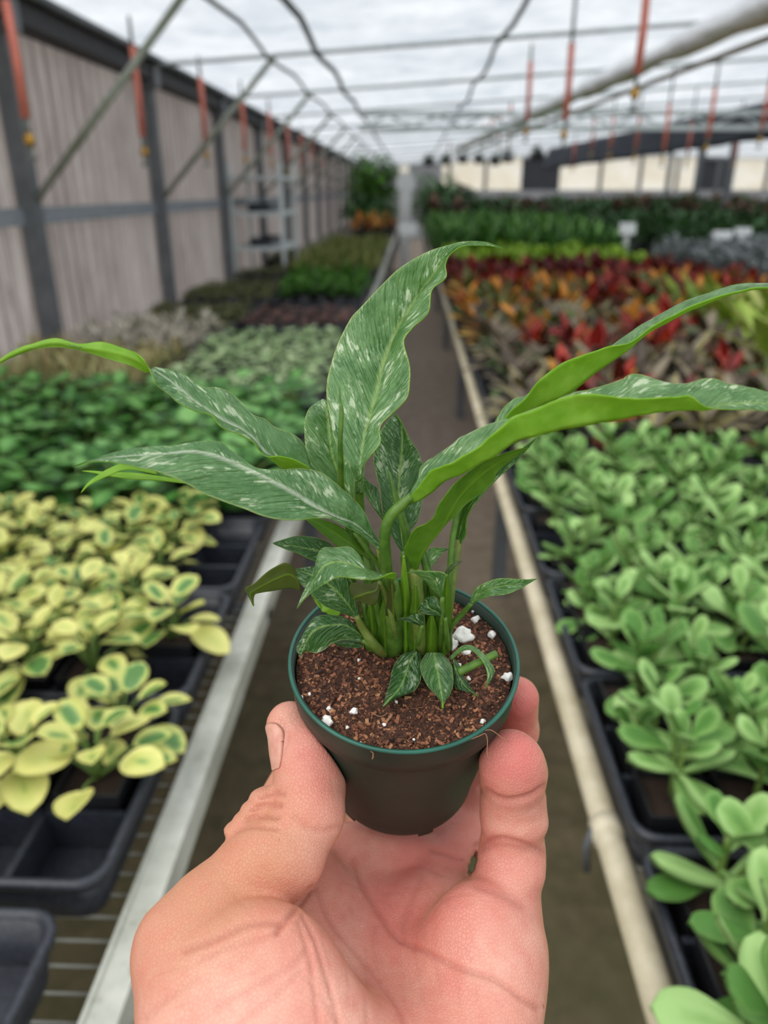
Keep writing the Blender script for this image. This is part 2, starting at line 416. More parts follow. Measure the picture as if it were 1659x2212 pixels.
def skin_sdf(p):
    d = hand_sdf(p); q = 0.25 - pot_sdf(p)
    k = 0.8; h = np.clip(0.5 - 0.5*(q - d)/k, 0, 1)
    return q*(1-h) + d*h + k*h*(1-h)

def surface_nets(f, lo, hi, cell, coarse=7):
    lo = np.array(lo, float); n = np.ceil((np.array(hi) - lo)/(cell*coarse)).astype(int)
    C = cell*coarse
    ci = np.stack(np.meshgrid(*[np.arange(k) for k in n], indexing='ij'), -1).reshape(-1, 3)
    dc = f(lo + (ci + 0.5)*C)
    dense = np.empty(tuple(n*coarse + 1), np.float32); dense[:] = 1.0
    sel = ci[np.abs(dc) < C*1.0]
    neg = ci[(dc < 0)]
    for i, j, k in neg: dense[i*coarse:(i+1)*coarse+1, j*coarse:(j+1)*coarse+1, k*coarse:(k+1)*coarse+1] = -1
    off = np.stack(np.meshgrid(*[np.arange(coarse+1)]*3, indexing='ij'), -1).reshape(-1, 3)
    for s in range(0, len(sel), 400):
        g = (sel[s:s+400, None, :]*coarse + off[None]).reshape(-1, 3)
        dense[g[:, 0], g[:, 1], g[:, 2]] = f(lo + g*cell)
    s = dense < 0
    cnt = np.zeros(tuple(np.array(dense.shape) - 1), np.int8)
    for a in (0, 1):
        for b_ in (0, 1):
            for c in (0, 1): cnt += s[a:a+cnt.shape[0], b_:b_+cnt.shape[1], c:c+cnt.shape[2]]
    act = (cnt > 0) & (cnt < 8); ids = np.argwhere(act)
    num = np.full(cnt.shape, -1, np.int64); num[act] = np.arange(len(ids))
    acc = np.zeros((len(ids), 3)); w = np.zeros(len(ids))
    cor = [(a, b_, c) for a in (0, 1) for b_ in (0, 1) for c in (0, 1)]
    for ia in range(8):
        for ib in range(ia+1, 8):
            A, B = np.array(cor[ia]), np.array(cor[ib])
            if np.abs(A-B).sum() != 1: continue
            va = dense[tuple((ids + A).T)]; vb = dense[tuple((ids + B).T)]
            m = (va < 0) != (vb < 0); tt = va[m]/(va[m] - vb[m])
            acc[m] += A + tt[:, None]*(B - A); w[m] += 1
    V = lo + (ids + acc/w[:, None])*cell
    Q = []
    for ax in range(3):
        u, v = (ax+1) % 3, (ax+2) % 3
        sl0 = [slice(None)]*3; sl1 = [slice(None)]*3; sl0[ax] = slice(0, -1); sl1[ax] = slice(1, None)
        a = s[tuple(sl0)]; b_ = s[tuple(sl1)]
        e = np.argwhere(a != b_); inside = a[tuple(e.T)]
        ok = (e[:, u] > 0) & (e[:, v] > 0) & (e[:, u] < cnt.shape[u]) & (e[:, v] < cnt.shape[v])
        e, inside = e[ok], inside[ok]
        du = np.zeros(3, int); du[u] = 1; dv = np.zeros(3, int); dv[v] = 1
        q = np.stack([num[tuple((e - du - dv).T)], num[tuple((e - dv).T)], num[tuple(e.T)], num[tuple((e - du).T)]], 1)
        q[~inside] = q[~inside][:, ::-1]; Q.append(q)
    Q = np.vstack(Q); return V, Q[(Q >= 0).all(1)]

HV, HQ = surface_nets(skin_sdf, (-80, 36, 58), (66, 366, 330), 0.68, 9)
def vnormals(V, Q):
    n = np.cross(V[Q[:, 2]] - V[Q[:, 0]], V[Q[:, 3]] - V[Q[:, 1]]); N = np.zeros_like(V)
    for k in range(4):
        for c in range(3): N[:, c] += np.bincount(Q[:, k], n[:, c], len(V))
    return N/(np.linalg.norm(N, axis=1)[:, None] + 1e-12)
def lap(V, Q, it=2, lam=0.5):
    for _ in range(it):
        S = np.zeros_like(V); c = np.zeros(len(V))
        for a in range(4):
            w2 = V[Q[:, (a+1) % 4]] + V[Q[:, (a+3) % 4]]; c += 2*np.bincount(Q[:, a], None, len(V))
            for m in range(3): S[:, m] += np.bincount(Q[:, a], w2[:, m], len(V))
        V = V + lam*(S/c[:, None] - V)
    return V
par = np.arange(len(HV))
for _ in range(200):                               # keep the one connected skin
    m = par[HQ].min(1); old = par.copy()
    for k in range(4): np.minimum.at(par, HQ[:, k], m)
    par = par[par]
    if (par == old).all(): break
big = np.bincount(par).argmax(); keep = par == big; idx = np.cumsum(keep) - 1
HQ = idx[HQ[keep[HQ].all(1)]]; HV = HV[keep]
HV = lap(HV, HQ, 3)
HN = vnormals(HV, HQ)
g = np.array([skin_sdf(HV[:4] + HN[:4]*2), skin_sdf(HV[:4] - HN[:4]*2)])
if g[0].mean() < g[1].mean(): HQ = HQ[:, ::-1]; HN = -HN
px = W_PX/2 + F_PX*HV[:, 0]/HV[:, 2]; py = H_PX/2 + F_PX*HV[:, 1]/HV[:, 2]
view = HV/np.linalg.norm(HV, axis=1)[:, None]
facing = -(HN*view).sum(1)
def polydist(pts):
    out = np.full(len(px), 1e9); pts = spline(np.array(pts, float), 4); lo, hi = pts.min(0) - 30, pts.max(0) + 30
    sel = np.nonzero((px > lo[0]) & (px < hi[0]) & (py > lo[1]) & (py < hi[1]))[0]; X, Y = px[sel], py[sel]; d = np.full(len(sel), 1e9)
    for (x0, y0), (x1, y1) in zip(pts[:-1], pts[1:]):
        L = (x1-x0)**2 + (y1-y0)**2 + 1e-9; h = np.clip(((X-x0)*(x1-x0) + (Y-y0)*(y1-y0))/L, 0, 1)
        d = np.minimum(d, np.hypot(X - x0 - h*(x1-x0), Y - y0 - h*(y1-y0)))
    out[sel] = d; return out
CREASES = [([(700 + 38*k, 2040 + 9*((k*7) % 5)), (715 + 38*k, 2090 + 8*((k*3) % 4)), (712 + 40*k, 2150 + 10*((k*5) % 3))], 0.16, 4, .15) for k in range(9)] + [([(740 + 45*k, 1905 + 12*((k*3) % 4)), (775 + 45*k, 1915 + 14*((k*5) % 3)), (800 + 45*k, 1935 + 9*((k*2) % 5))], 0.14, 4, .15) for k in range(6)] + [([(330 + 50*k, 2110 + 22*((k*3) % 4)), (370 + 50*k, 2095 + 20*((k*3) % 4)), (410 + 50*k, 2090 + 18*((k*3) % 4))], 0.14, 4, .12) for k in range(6)] + [([(470 + 32*k, 1960 - 30*k), (500 + 32*k, 1990 - 30*k), (520 + 32*k, 2015 - 33*k)], 0.10, 4, .08) for k in range(5)] + [  # pixels, depth mm, half-width px, redness
    ([(683, 1918), (701, 1965), (724, 2005), (759, 2046), (794, 2087), (835, 2140), (865, 2187), (880, 2230)], 0.55, 7, .5),
    ([(765, 1859), (783, 1912), (818, 1970), (859, 2026), (923, 2058), (982, 2087), (1069, 2116), (1128, 2157), (1163, 2181)], 0.7, 7, .6),
    ([(400, 2052), (473, 2026), (526, 2000), (572, 1992), (606, 1994)], 0.6, 9, .6), ([(672, 1922), (642, 1962), (614, 1994), (600, 2014)], 0.9, 7, .7), ([(430, 2075), (500, 2045), (560, 2030), (600, 2016)], 0.25, 7, .3),
    ([(315, 2198), (370, 2150), (426, 2116)], 0.25, 9, .25), ([(473, 2175), (561, 2128), (631, 2087), (665, 2050)], 0.35, 8, .3), ([(520, 2212), (600, 2150), (650, 2100)], 0.3, 7, .25),
    ([(654, 1976), (683, 2035), (701, 2093), (724, 2175), (736, 2230)], 0.5, 6, .4), ([(645, 1990), (668, 2060), (678, 2130), (690, 2230)], 0.4, 6, .35),
    ([(812, 2000), (806, 2035), (818, 2110)], 0.25, 6, .25), ([(911, 1894), (888, 1941), (870, 1994), (866, 2030)], 0.35, 9, .4),
    ([(790, 2050), (790, 2110), (795, 2230)], 0.25, 6, .2), ([(660, 2110), (700, 2160), (745, 2230)], 0.25, 6, .2),
    ([(1040, 1704), (1070, 1722), (1100, 1729), (1145, 1720), (1180, 1698)], 1.1, 7, .9),
    ([(1030, 1826), (1075, 1812), (1122, 1821), (1180, 1842)], 0.7, 7, .8), ([(1030, 1838), (1075, 1826), (1120, 1832), (1180, 1850)], 0.3, 6, .5),
    ([(1028, 1912), (1087, 1935), (1128, 1959)], 0.35, 9, .5), ([(930, 1836), (965, 1845), (1002, 1856)], 0.5, 6, .6),
    ([(637, 1766), (683, 1795), (735, 1785)], 0.35, 7, .35), ([(545, 1748), (575, 1738), (605, 1740)], 0.7, 5, .6), ([(530, 1772), (560, 1762), (600, 1766)], 0.7, 5, .6),
    ([(565, 1722), (590, 1712), (612, 1716)], 0.6, 5, .5), ([(510, 1795), (545, 1785), (600, 1790)], 0.5, 5, .4), ([(850, 1880), (900, 1872), (960, 1890)], 0.2, 6, .2),
    ([(590, 1640), (612, 1625), (622, 1585), (605, 1555)], 0.35, 4, .3)]
disp = np.zeros(len(HV)); red = np.zeros(len(HV)); fmask = np.clip(facing*2.5, 0, 1)
for pts, dep, hw, rd in CREASES:
    g = np.exp(-(polydist(pts)/hw)**2)*fmask; disp -= dep*g; red = np.maximum(red, rd*g)
fine = 0.6*vnoise(HV*0.3) + 0.5*vnoise(HV*0.8, 2)
disp += 0.10*fine
HV = HV + HN*disp[:, None]
# skin colour (attribute): pale pink palm, warmer pads, tan back of the thumb, red creases
def gb(x, y, r): return np.exp(-(((px-x)**2 + (py-y)**2)/(r*r)))*fmask
pink = 0.75*gb(1108, 1640, 90) + 0.8*gb(1120, 1510, 80) + 0.5*gb(650, 1640, 90) + 0.35*gb(850, 1880, 150) + 0.35*gb(900, 2010, 170) + .4*gb(960, 1800, 90) + .3*gb(1090, 1880, 90) + .35*gb(560, 2010, 90)
pale = 0.7*gb(480, 2170, 150) + 0.4*gb(1090, 2060, 110) + 0.35*gb(760, 2120, 110)
tan = 0.9*gb(460, 1930, 150) + 0.55*gb(580, 1760, 100) + 0.4*gb(330, 2080, 120) + 0.35*gb(600, 1880, 80) + (1 - fmask)*0.7
mott = vnoise(HV*0.11, 5) + 0.6*vnoise(HV*0.3, 6)
base = np.array(lin((217, 154, 134))); cp = np.array(lin((206, 112, 104))); cl = np.array(lin((228, 176, 158))); ct = np.array(lin((196, 136, 104))); cr = np.array(lin((152, 74, 64)))
def mixc(a, b_, f): return a*(1 - f[:, None]) + b_*f[:, None]
SC = np.tile(base, (len(HV), 1))
SC = mixc(SC, cl, np.clip(pale + 0.25*mott, 0, 1)); SC = mixc(SC, cp, np.clip(pink - 0.2*mott, 0, 1)); SC = mixc(SC, ct, np.clip(tan, 0, .9)); SC = mixc(SC, cr, np.clip(red*0.5, 0, 1))
t = NT('skin'); at = t.n('VertexColor', layer_name='skin').outputs[0]; o = t.obj()
n1 = t.noise(2600, 2, 0.5, o); n2 = t.noise(240, 4, 0.6, o)
vor = t.n('TexVoronoi', {'Vector': o, 'Scale': 950.0}, feature='DISTANCE_TO_EDGE').outputs[0]
sp = t.noise(330, 1, 0.3, o)
col = t.mix(t.math('MULTIPLY', t.math('SUBTRACT', n2, 0.45), 0.9, clamp=True), at, rgba((205, 105, 92)))
col = t.mix(t.ramp(sp, [(0.80, (0, 0, 0)), (0.83, (0.7, 0.7, 0.7))]), col, rgba((120, 70, 50)))
h = t.math('ADD', t.math('MULTIPLY', t.math('MINIMUM', vor, 0.12), 4.0), t.math('MULTIPLY', n1, 0.5))
p = t.pbr(col, 0.44, 0.0, t.bump(h, 0.45, 0.0005), Subsurface_Weight=0.12, Subsurface_Scale=0.003)
p.inputs['Subsurface Radius'].default_value = (1.0, 0.35, 0.2); p.inputs['Specular IOR Level'].default_value = 0.4
M_SKIN = t.done(p)
hand_o = np.array(cpt(750, 2200, 190))/1000.0
hand_w = cam2world(hand_o)
me = mesh_np('hand', cam2world(HV/1000.0) - hand_w, HQ)
ca = me.color_attributes.new('skin', 'FLOAT_COLOR', 'POINT')
ca.data.foreach_set('color', np.hstack([SC, np.ones((len(SC), 1))]).astype(np.float32).ravel())
hand = link('hand', me, M_SKIN, None, tuple(hand_w))
tag(hand, 'bare hand, palm up, thumb and fingers gripping the small green pot', 'hand')
# thumb nail: a thin plate on the back of the thumb tip
a0, a1 = cpt(*THUMB[0][:3]), cpt(*THUMB[1][:3]); ax = (a0 - a1)/np.linalg.norm(a0 - a1)
dor = np.array([-0.80, -0.05, -0.60]); dor -= ax*(dor @ ax); dor /= np.linalg.norm(dor); sd_ = np.cross(ax, dor)
NU, NV_ = 13, 17; LO = []
for i in range(NU):
    u = -1 + 2*i/(NU-1)
    for j in range(NV_):
        v = j/(NV_-1); wdt = 5.4*(1 - 0.32*abs(2*v-1)**3) 
        lo_ = a1 + ax*(-1.5 + v*13.2 - 1.2*u*u*(v > 0.5)) + sd_*(u*wdt)
        LO.append(lo_)
LO = np.array(LO); top = LO + dor*14.0                # march inwards from the dorsal side to the skin
for _ in range(30): top = top - dor*(np.clip(hand_sdf(top), 0, 5)*0.8)[:, None]
top = top + dor*0.35; bot = top - dor*0.9
nf = [(i*NV_+j, (i+1)*NV_+j, (i+1)*NV_+j+1, i*NV_+j+1) for i in range(NU-1) for j in range(NV_-1)]
k = len(top); ff = nf + [tuple(k+i for i in f[::-1]) for f in nf]
rim_ = [i*NV_ for i in range(NU)] + [(NU-1)*NV_+j for j in range(1, NV_)] + [i*NV_+NV_-1 for i in range(NU-2, -1, -1)] + [j for j in range(NV_-2, 0, -1)]
ff += [(a, b_, b_+k, a+k) for a, b_ in zip(rim_, rim_[1:] + rim_[:1])]
t = NT('thumb_nail'); M_NAIL = t.done(t.pbr(t.ramp(t.noise(300, 2, 0.5, t.obj()), [(0.3, rgba((205, 146, 128))), (0.7, rgba((222, 168, 150)))]), 0.28))
me = mesh_np('nail', cam2world(np.vstack([top, bot])/1000.0) - hand_w, ff)
no = link('nail', me, M_NAIL, hand); no['label'] = 'pale smooth thumb nail'
# ------------------------------------------------------------------ the lily's leaves and stems
def leaf_mat(name, dark, light, streak, under, ribc=(158, 188, 104), ribw=0.09, ribf=0.8):
    t = NT(name); uv = t.n('UVMap', uv_map='vein').outputs[0]; o = t.obj()
    side_x = t.n('SeparateXYZ', {0: t.n('UVMap', uv_map='side').outputs[0]}).outputs[0]
    sx = t.n('SeparateXYZ', {0: uv}); a, b_ = sx.outputs[0], sx.outputs[1]
    def strv(fa, fb, off):
        return t.n('CombineXYZ', {0: t.math('MULTIPLY_ADD', a, fa, off), 1: t.math('MULTIPLY', b_, fb), 2: t.math('MULTIPLY_ADD', side_x, 1.6, t.math('MULTIPLY', t.rand(), 40.0))}).outputs[0]
    n1 = t.noise(1.0, 3, 0.55, strv(1.9, 8.0, 0.0)); n2 = t.noise(1.0, 4, 0.65, strv(5.5, 24.0, 9.0)); n3 = t.noise(160, 4, 0.6, o)
    patch = t.noise(1.0, 2, 0.5, strv(0.9, 1.4, 31.0))
    col = t.ramp(n3, [(0.3, rgba(dark)), (0.72, rgba(light))])
    fine = t.ramp(t.math('ADD', n2, t.math('MULTIPLY', t.math('SUBTRACT', patch, 0.5), 0.5)), [(0.53, (0, 0, 0)), (0.66, (0.7, 0.7, 0.7))])
    big = t.ramp(t.math('ADD', n1, t.math('MULTIPLY', t.math('SUBTRACT', patch, 0.5), 0.7)), [(0.64, (0, 0, 0)), (0.70, (0.95, 0.95, 0.95))])
    col = t.mix(fine, col, rgba((166, 194, 150))); col = t.mix(t.math('MULTIPLY', big, streak), col, rgba((214, 226, 196)))
    su = t.n('UVMap', uv_map='side').outputs[0]; s2 = t.n('SeparateXYZ', {0: su})
    ab = t.math('ABSOLUTE', s2.outputs[0])
    rib = t.ramp(ab, [(0.015, (1, 1, 1)), (ribw, (0, 0, 0))])
    col = t.mix(t.math('MULTIPLY', rib, ribf), col, rgba(ribc))
    edge = t.ramp(ab, [(0.955, (0, 0, 0)), (0.995, (1, 1, 1))])
    col = t.mix(t.math('MULTIPLY', edge, 0.75), col, rgba((190, 205, 130)))
    hgt = t.math('ADD', t.math('MULTIPLY', t.noise(1.0, 2, 0.5, strv(0.8, 9.0, 3.0)), 1.0), t.math('MULTIPLY', n3, 0.5))
    p = t.pbr(col, 0.34, 0.0, t.bump(hgt, 0.9, 0.0015)); p.inputs['Specular IOR Level'].default_value = 0.6
    tr = t.n('BsdfTranslucent', {'Color': t.mix(0.6, col, rgba((180, 222, 60)))})
    top = t.done(t.n('MixShader', {0: 0.42, 1: p, 2: tr}))
    t = NT(name + '_underside'); o = t.obj(); n3 = t.noise(200, 4, 0.6, o)
    col = t.ramp(n3, [(0.3, rgba(under[0])), (0.75, rgba(under[1]))])
    su = t.n('UVMap', uv_map='side').outputs[0]; ab = t.math('ABSOLUTE', t.n('SeparateXYZ', {0: su}).outputs[0])
    col = t.mix(t.math('MULTIPLY', t.ramp(ab, [(0.02, (1, 1, 1)), (0.09, (0, 0, 0))]), 0.5), col, rgba((150, 190, 60)))
    p = t.pbr(col, 0.42, 0.0, t.bump(n3, 0.3, 0.0006)); p.inputs['Specular IOR Level'].default_value = 0.4
    tr = t.n('BsdfTranslucent', {'Color': t.mix(0.6, col, rgba((196, 232, 60)))})
    return [top, t.done(t.n('MixShader', {0: 0.5, 1: p, 2: tr}))]
M_LEAF = leaf_mat('lily_leaf', (66, 110, 60), (124, 162, 106), 1.0, ((124, 180, 42), (162, 208, 78)))
M_LEAFW = leaf_mat('lily_leaf_white_rib', (62, 108, 62), (116, 156, 104), 1.0, ((124, 180, 42), (162, 208, 78)), (214, 222, 202), 0.13, 0.8)
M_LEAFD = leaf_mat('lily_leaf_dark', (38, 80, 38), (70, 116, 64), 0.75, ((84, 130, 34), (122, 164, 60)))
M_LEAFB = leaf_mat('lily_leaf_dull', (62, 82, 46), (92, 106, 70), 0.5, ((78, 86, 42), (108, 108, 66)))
t = NT('lily_stem'); o = t.obj(); n = t.noise(220, 4, 0.6, o)
col = t.ramp(n, [(0.3, rgba((60, 100, 30))), (0.72, rgba((110, 146, 58)))])
p = t.pbr(col, 0.36, 0.0, t.bump(n, 0.2, 0.0006)); tr = t.n('BsdfTranslucent', {'Color': rgba((140, 190, 40))})
M_STEM = t.done(t.n('MixShader', {0: 0.2, 1: p, 2: tr}))

t = NT('lily_sheath'); o = t.obj(); n = t.noise(160, 4, 0.6, o)
M_SHEATH = t.done(t.pbr(t.ramp(n, [(0.3, rgba((74, 96, 34))), (0.55, rgba((112, 132, 56))), (0.75, rgba((128, 112, 62)))]), 0.45, 0.0, t.bump(n, 0.25, 0.0006)))
def leaf(rows, flip=1, dl=0.0, dr=0.0, mats=None, bulge=0.10, ripple=0.35, per=6, nh=9, thick=0.00028, label=None, seed=0, parent_fn=None, soil_lift=None):
    """rows, base to tip: (Lx,Ly, Mx,My, Rx,Ry, d_mm[, extraL, extraR]) ; dl/dr: how much nearer(-)/farther(+) (mm) the margins lie than the midrib"""
    A = []
    ws = [math.hypot(r[0]-r[4], r[1]-r[5]) for r in rows if len(r) >= 6]; wm = max(ws + [1])
    for r in rows:
        if len(r) <= 3: r = (r[0], r[1])*3 + ((r[2],) if len(r) > 2 else ())
        lx, ly, mx, my, rx, ry = r[:6]
        if soil_lift is not None: d = [soil_d(lx, ly, soil_lift*.6), soil_d(mx, my, soil_lift), soil_d(rx, ry, soil_lift*.6)]
        else:
            k = (math.hypot(lx-rx, ly-ry) + math.hypot(lx-mx, ly-my))/wm*0.6; k = min(1, k)
            el = r[7] if len(r) > 7 else dl*k; er = r[8] if len(r) > 8 else dr*k
            d = [(r[6] + el)/1000, r[6]/1000, (r[6] + er)/1000]
        A.append(np.concatenate([P(lx, ly, d[0]), P(mx, my, d[1]), P(rx, ry, d[2])]))
    A = spline(A, per); n = len(A); L, Mi, Rr = A[:, :3], A[:, 3:6], A[:, 6:]
    T = np.gradient(Mi, axis=0); T /= np.linalg.norm(T, axis=1)[:, None] + 1e-12
    al = np.concatenate([[0], np.cumsum(np.linalg.norm(np.diff(Mi, axis=0), axis=1))])
    ss = np.linspace(-1, 1, 2*nh+1); m = len(ss); V = np.zeros((n, m, 3)); vein = np.zeros((n, m, 2))
    for j, s in enumerate(ss):
        E = (L if s < 0 else Rr) - Mi; w = np.linalg.norm(E, axis=1)
        S = (E if s >= 0 else -E); N = np.cross(S, T)*flip; N /= np.linalg.norm(N, axis=1)[:, None] + 1e-9
        a = abs(s); q = Mi + E*a + N*(bulge*w*4*a*(1-a)*0.5)[:, None]
        for i in range(n):
            v = Vector(q[i])*170 + Vector((seed*7.1, 0, 0))
            q[i] += N[i]*0.001*ripple*(mnoise.noise(v) + 0.5*mnoise.noise(v*2.3))*min(1, w[i]/0.004)
        V[:, j] = q
        x = a*w; ca, sa = math.cos(0.55), math.sin(0.55)
        vein[:, j, 0] = (al*ca + x*sa)*100; vein[:, j, 1] = (-al*sa + x*ca)*100
    G = V.reshape(-1, 3); du = np.gradient(V, axis=0); dv = np.gradient(V, axis=1)
    NN = np.cross(dv.reshape(-1, 3), du.reshape(-1, 3))*flip; NN /= np.linalg.norm(NN, axis=1)[:, None] + 1e-12
    B = G - NN*thick; k = n*m
    F1 = [(i*m+j, i*m+j+1, (i+1)*m+j+1, (i+1)*m+j) for i in range(n-1) for j in range(m-1)]
    if flip < 0: F1 = [f[::-1] for f in F1]
    F2 = [tuple(k+i for i in f[::-1]) for f in F1]
    rim_ = [i*m for i in range(n)] + [(n-1)*m+j for j in range(1, m)] + [i*m+m-1 for i in range(n-2, -1, -1)] + [j for j in range(m-2, 0, -1)]
    F3 = [(a, b_, b_+k, a+k) for a, b_ in zip(rim_, rim_[1:]+rim_[:1])]
    org = Mi[0]
    me = bpy.data.meshes.new('leaf'); me.from_pydata([tuple(v) for v in np.vstack([G, B]) - org], [], F1+F2+F3)
    for mt in (mats or M_LEAF): me.materials.append(mt)
    me.polygons.foreach_set('material_index', [0]*len(F1) + [1]*len(F2) + [1]*len(F3)); me.polygons.foreach_set('use_smooth', [True]*len(me.polygons))
    li = np.zeros(len(me.loops), np.int32); me.loops.foreach_get('vertex_index', li)
    vv = np.tile(vein.reshape(-1, 2), (2, 1)); sv = np.tile(np.stack([np.tile(ss, n), np.repeat(al*100, m)], 1), (2, 1))
    me.uv_layers.new(name='vein').data.foreach_set('uv', vv[li].astype(np.float32).ravel())
    me.uv_layers.new(name='side').data.foreach_set('uv', sv[li].astype(np.float32).ravel())
    me.update()
    ob = link('leaf', me); ob.location = tuple(org); to_plant(ob)
    if label: ob['label'] = label
    return ob
def stem(pts, name='stem', mat=None, per=5, under=None):
    """pts: (x, y, d_mm, radius_px); d None -> on the soil"""
    A = []
    for x, y, d, r in pts:
        d = soil_d(x, y, -0.0015) if d is None else d/1000
        A.append(np.append(P(x, y, d), r/F_PX*d))
    A = spline(A, per); b = MB(); b.tube(A[:, :3] - A[0, :3], np.maximum(A[:, 3], 0.00008), 10)
    ob = b.build(name, mat or M_STEM, None, smooth=True); ob.location = tuple(A[0, :3]); return to_plant(ob)

# tall centre leaf
leaf([(769,1066,776,1066,783,1066,204.5),(766,1036,776,1036,786,1034,199.5),(750,1000,777,1005,790,996,197),(724,954,785,957,820,957,200),(714,905,797,908,823,920,203),(706,860,811,858,876,862,206),(706,825,820,825,885,825,208),
      (715,787,829,787,883,782,210),(729,744,845,744,872,736,212),(756,690,862,705,890,706,213),(780,663,880,675,925,674,213),(829,611,908,634,932,625,213),(867,576,926,609,962,600,212),(925,543,948,578,962,570,210),
      (968,530,966,555,975,546,208),(998,522,998,530,1001,532,206),(1040,521,1040,525,1040,530,203),(1066,527,1066,529,1066,532,202),(1088,537,202)], 1, -4, -9, seed=1, label='tall centre leaf, streaked white, tip bent over')
# long leaf arching to the left
leaf([(700,1032,700,1035,700,1037,208),(676,1005,672,1028,675,1014,206,2,-7),(657,962,640,1018,640,994,204,3,-8),(637,940,611,1012,606,983,202,3,-8),(596,922,585,990,582,986,200,3,-5),(572,904,565,970,565,979,199,3,-3),(548,895,545,945,548,958,198),
      (510,858,517,928,520,938,197),(490,843,483,909,480,923,195),(466,836,454,890,459,897,194),(442,837,437,878,438,890,193),(416,822,420,866,415,884,192),(396,808,400,850,392,873,191),(372,799,372,827,370,855,190),(348,795,348,808,345,838,189),
      (334,792,334,798,334,822,188,2,-2),(326,798,325,796,324,797,188,2,-1),(316,803,312,787,311,777,187,3,-2),(301,798,295,778,290,760,187,2,0),(270,786,262,765,253,748,186,1,1),(230,773,222,757,217,740,186,1,1),(169,755,169,749,169,743,186,1,1),
      (121,749,121,740,121,732,186,1,1),(72,754,72,749,72,743,187,1,1),(24,771,24,768,20,764,188,1,1),(-15,793,189)], -1, 4, -4, mats=M_LEAFW, seed=2, ripple=0.5, label='long leaf arching out past the left edge, twisted midway')
# broad leaf reaching to the left
leaf([(818,1169,822,1180,820,1190,207),(805,1145,792,1152,784,1158,204),(790,1110,764,1131,748,1138,201),(765,1078,735,1121,715,1122,198),(724,1043,698,1106,680,1119,195),(690,1019,664,1085,640,1123,193),(645,1011,630,1062,600,1122,191),
      (600,1015,590,1038,560,1112,189),(560,1012,558,1021,525,1098,188),(531,996,525,1006,485,1084,187),(500,972,490,991,440,1066,186),(481,957,460,981,410,1049,185),(454,951,430,976,380,1034,184),(415,955,395,975,345,1021,183),
      (370,963,345,980,310,1012,183),(320,964,290,985,270,1003,183),(253,975,240,988,235,997,183),(200,992,200,995,198,997,183),(157,1008,183)], -1, 3, -6, mats=M_LEAFW, seed=3, label='broad leaf with a white midrib reaching left')
# strap leaf arching out to the right, seen from below
leaf([(885,1068,885,1088,884,1075,197),(901,1038,908,1080,905,1048,195),(911,1005,935,1060,930,1016,193),(942,981,965,1038,955,1005,191),(974,962,1000,1020,981,996,189),(1000,940,1030,1003,1029,969,187),(1053,917,1068,985,1068,933,185),(1099,904,1113,955,1105,902,184),
      (1150,885,1160,940,1150,885,182),(1222,856,1238,922,1222,858,180),(1270,842,1300,910,1275,850,179),(1338,822,1345,903,1330,856,178),(1369,808,1397,892,1380,861,177),(1437,824,1440,888,1440,857,176),(1477,829,1490,884,1490,856,176),
      (1532,818,1544,880,1530,877,175,4,-2),(1576,828,1590,872,1585,884,175,3,-2),(1659,846,1660,872,1660,887,175,2,-1),(1760,880,1762,890,1760,900,176),(1850,912,177)], 1, 7, -5, seed=4, ripple=0.6, label='strap leaf arching right, underside showing')
# leaf behind it, rising to the right
leaf([(1060,938,1065,950,1062,945,206),(1078,892,1110,910,1100,890,204),(1111,862,1150,885,1135,858,202),(1140,850,1185,868,1160,826,200),(1195,800,1222,854,1199,794,198),(1250,772,1290,802,1246,771,196),(1314,749,1350,759,1314,749,194),
      (1342,731,1375,737,1360,740,193),(1397,695,1410,712,1405,707,192),(1469,657,1475,678,1470,672,191),(1528,632,1540,648,1535,643,190),(1590,614,1595,632,1592,629,189),(1659,610,1660,622,1659,620,188),(1760,620,1760,628,1760,630,188),(1830,640,188)], 1, 6, -4, seed=5, label='upper right leaf rising away, tip off the frame')
stem([(960,1400,None,8),(968,1290,214,7),(980,1150,210,7),(1010,1040,207,7),(1063,945,206,5)])
# darker leaf under the strap leaf
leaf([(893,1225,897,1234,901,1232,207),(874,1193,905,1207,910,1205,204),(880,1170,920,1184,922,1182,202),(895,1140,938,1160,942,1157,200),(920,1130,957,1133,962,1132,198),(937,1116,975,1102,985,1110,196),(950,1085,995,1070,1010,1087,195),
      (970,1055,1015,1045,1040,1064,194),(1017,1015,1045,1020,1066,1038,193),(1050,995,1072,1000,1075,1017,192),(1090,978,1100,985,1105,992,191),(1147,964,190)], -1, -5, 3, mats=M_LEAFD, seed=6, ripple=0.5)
leaf([(978,1160,990,1170,996,1175,214),(985,1115,996,1138,1006,1153,213),(1000,1085,1010,1100,1005,1128,212),(1030,1050,1035,1065,1018,1097,211),(1060,1025,1065,1035,1045,1066,210),(1090,1000,1095,1005,1085,1024,209),(1125,972,1125,978,1115,998,208),(1160,945,208)], 1, -2, -3, mats=M_LEAFD, seed=7)
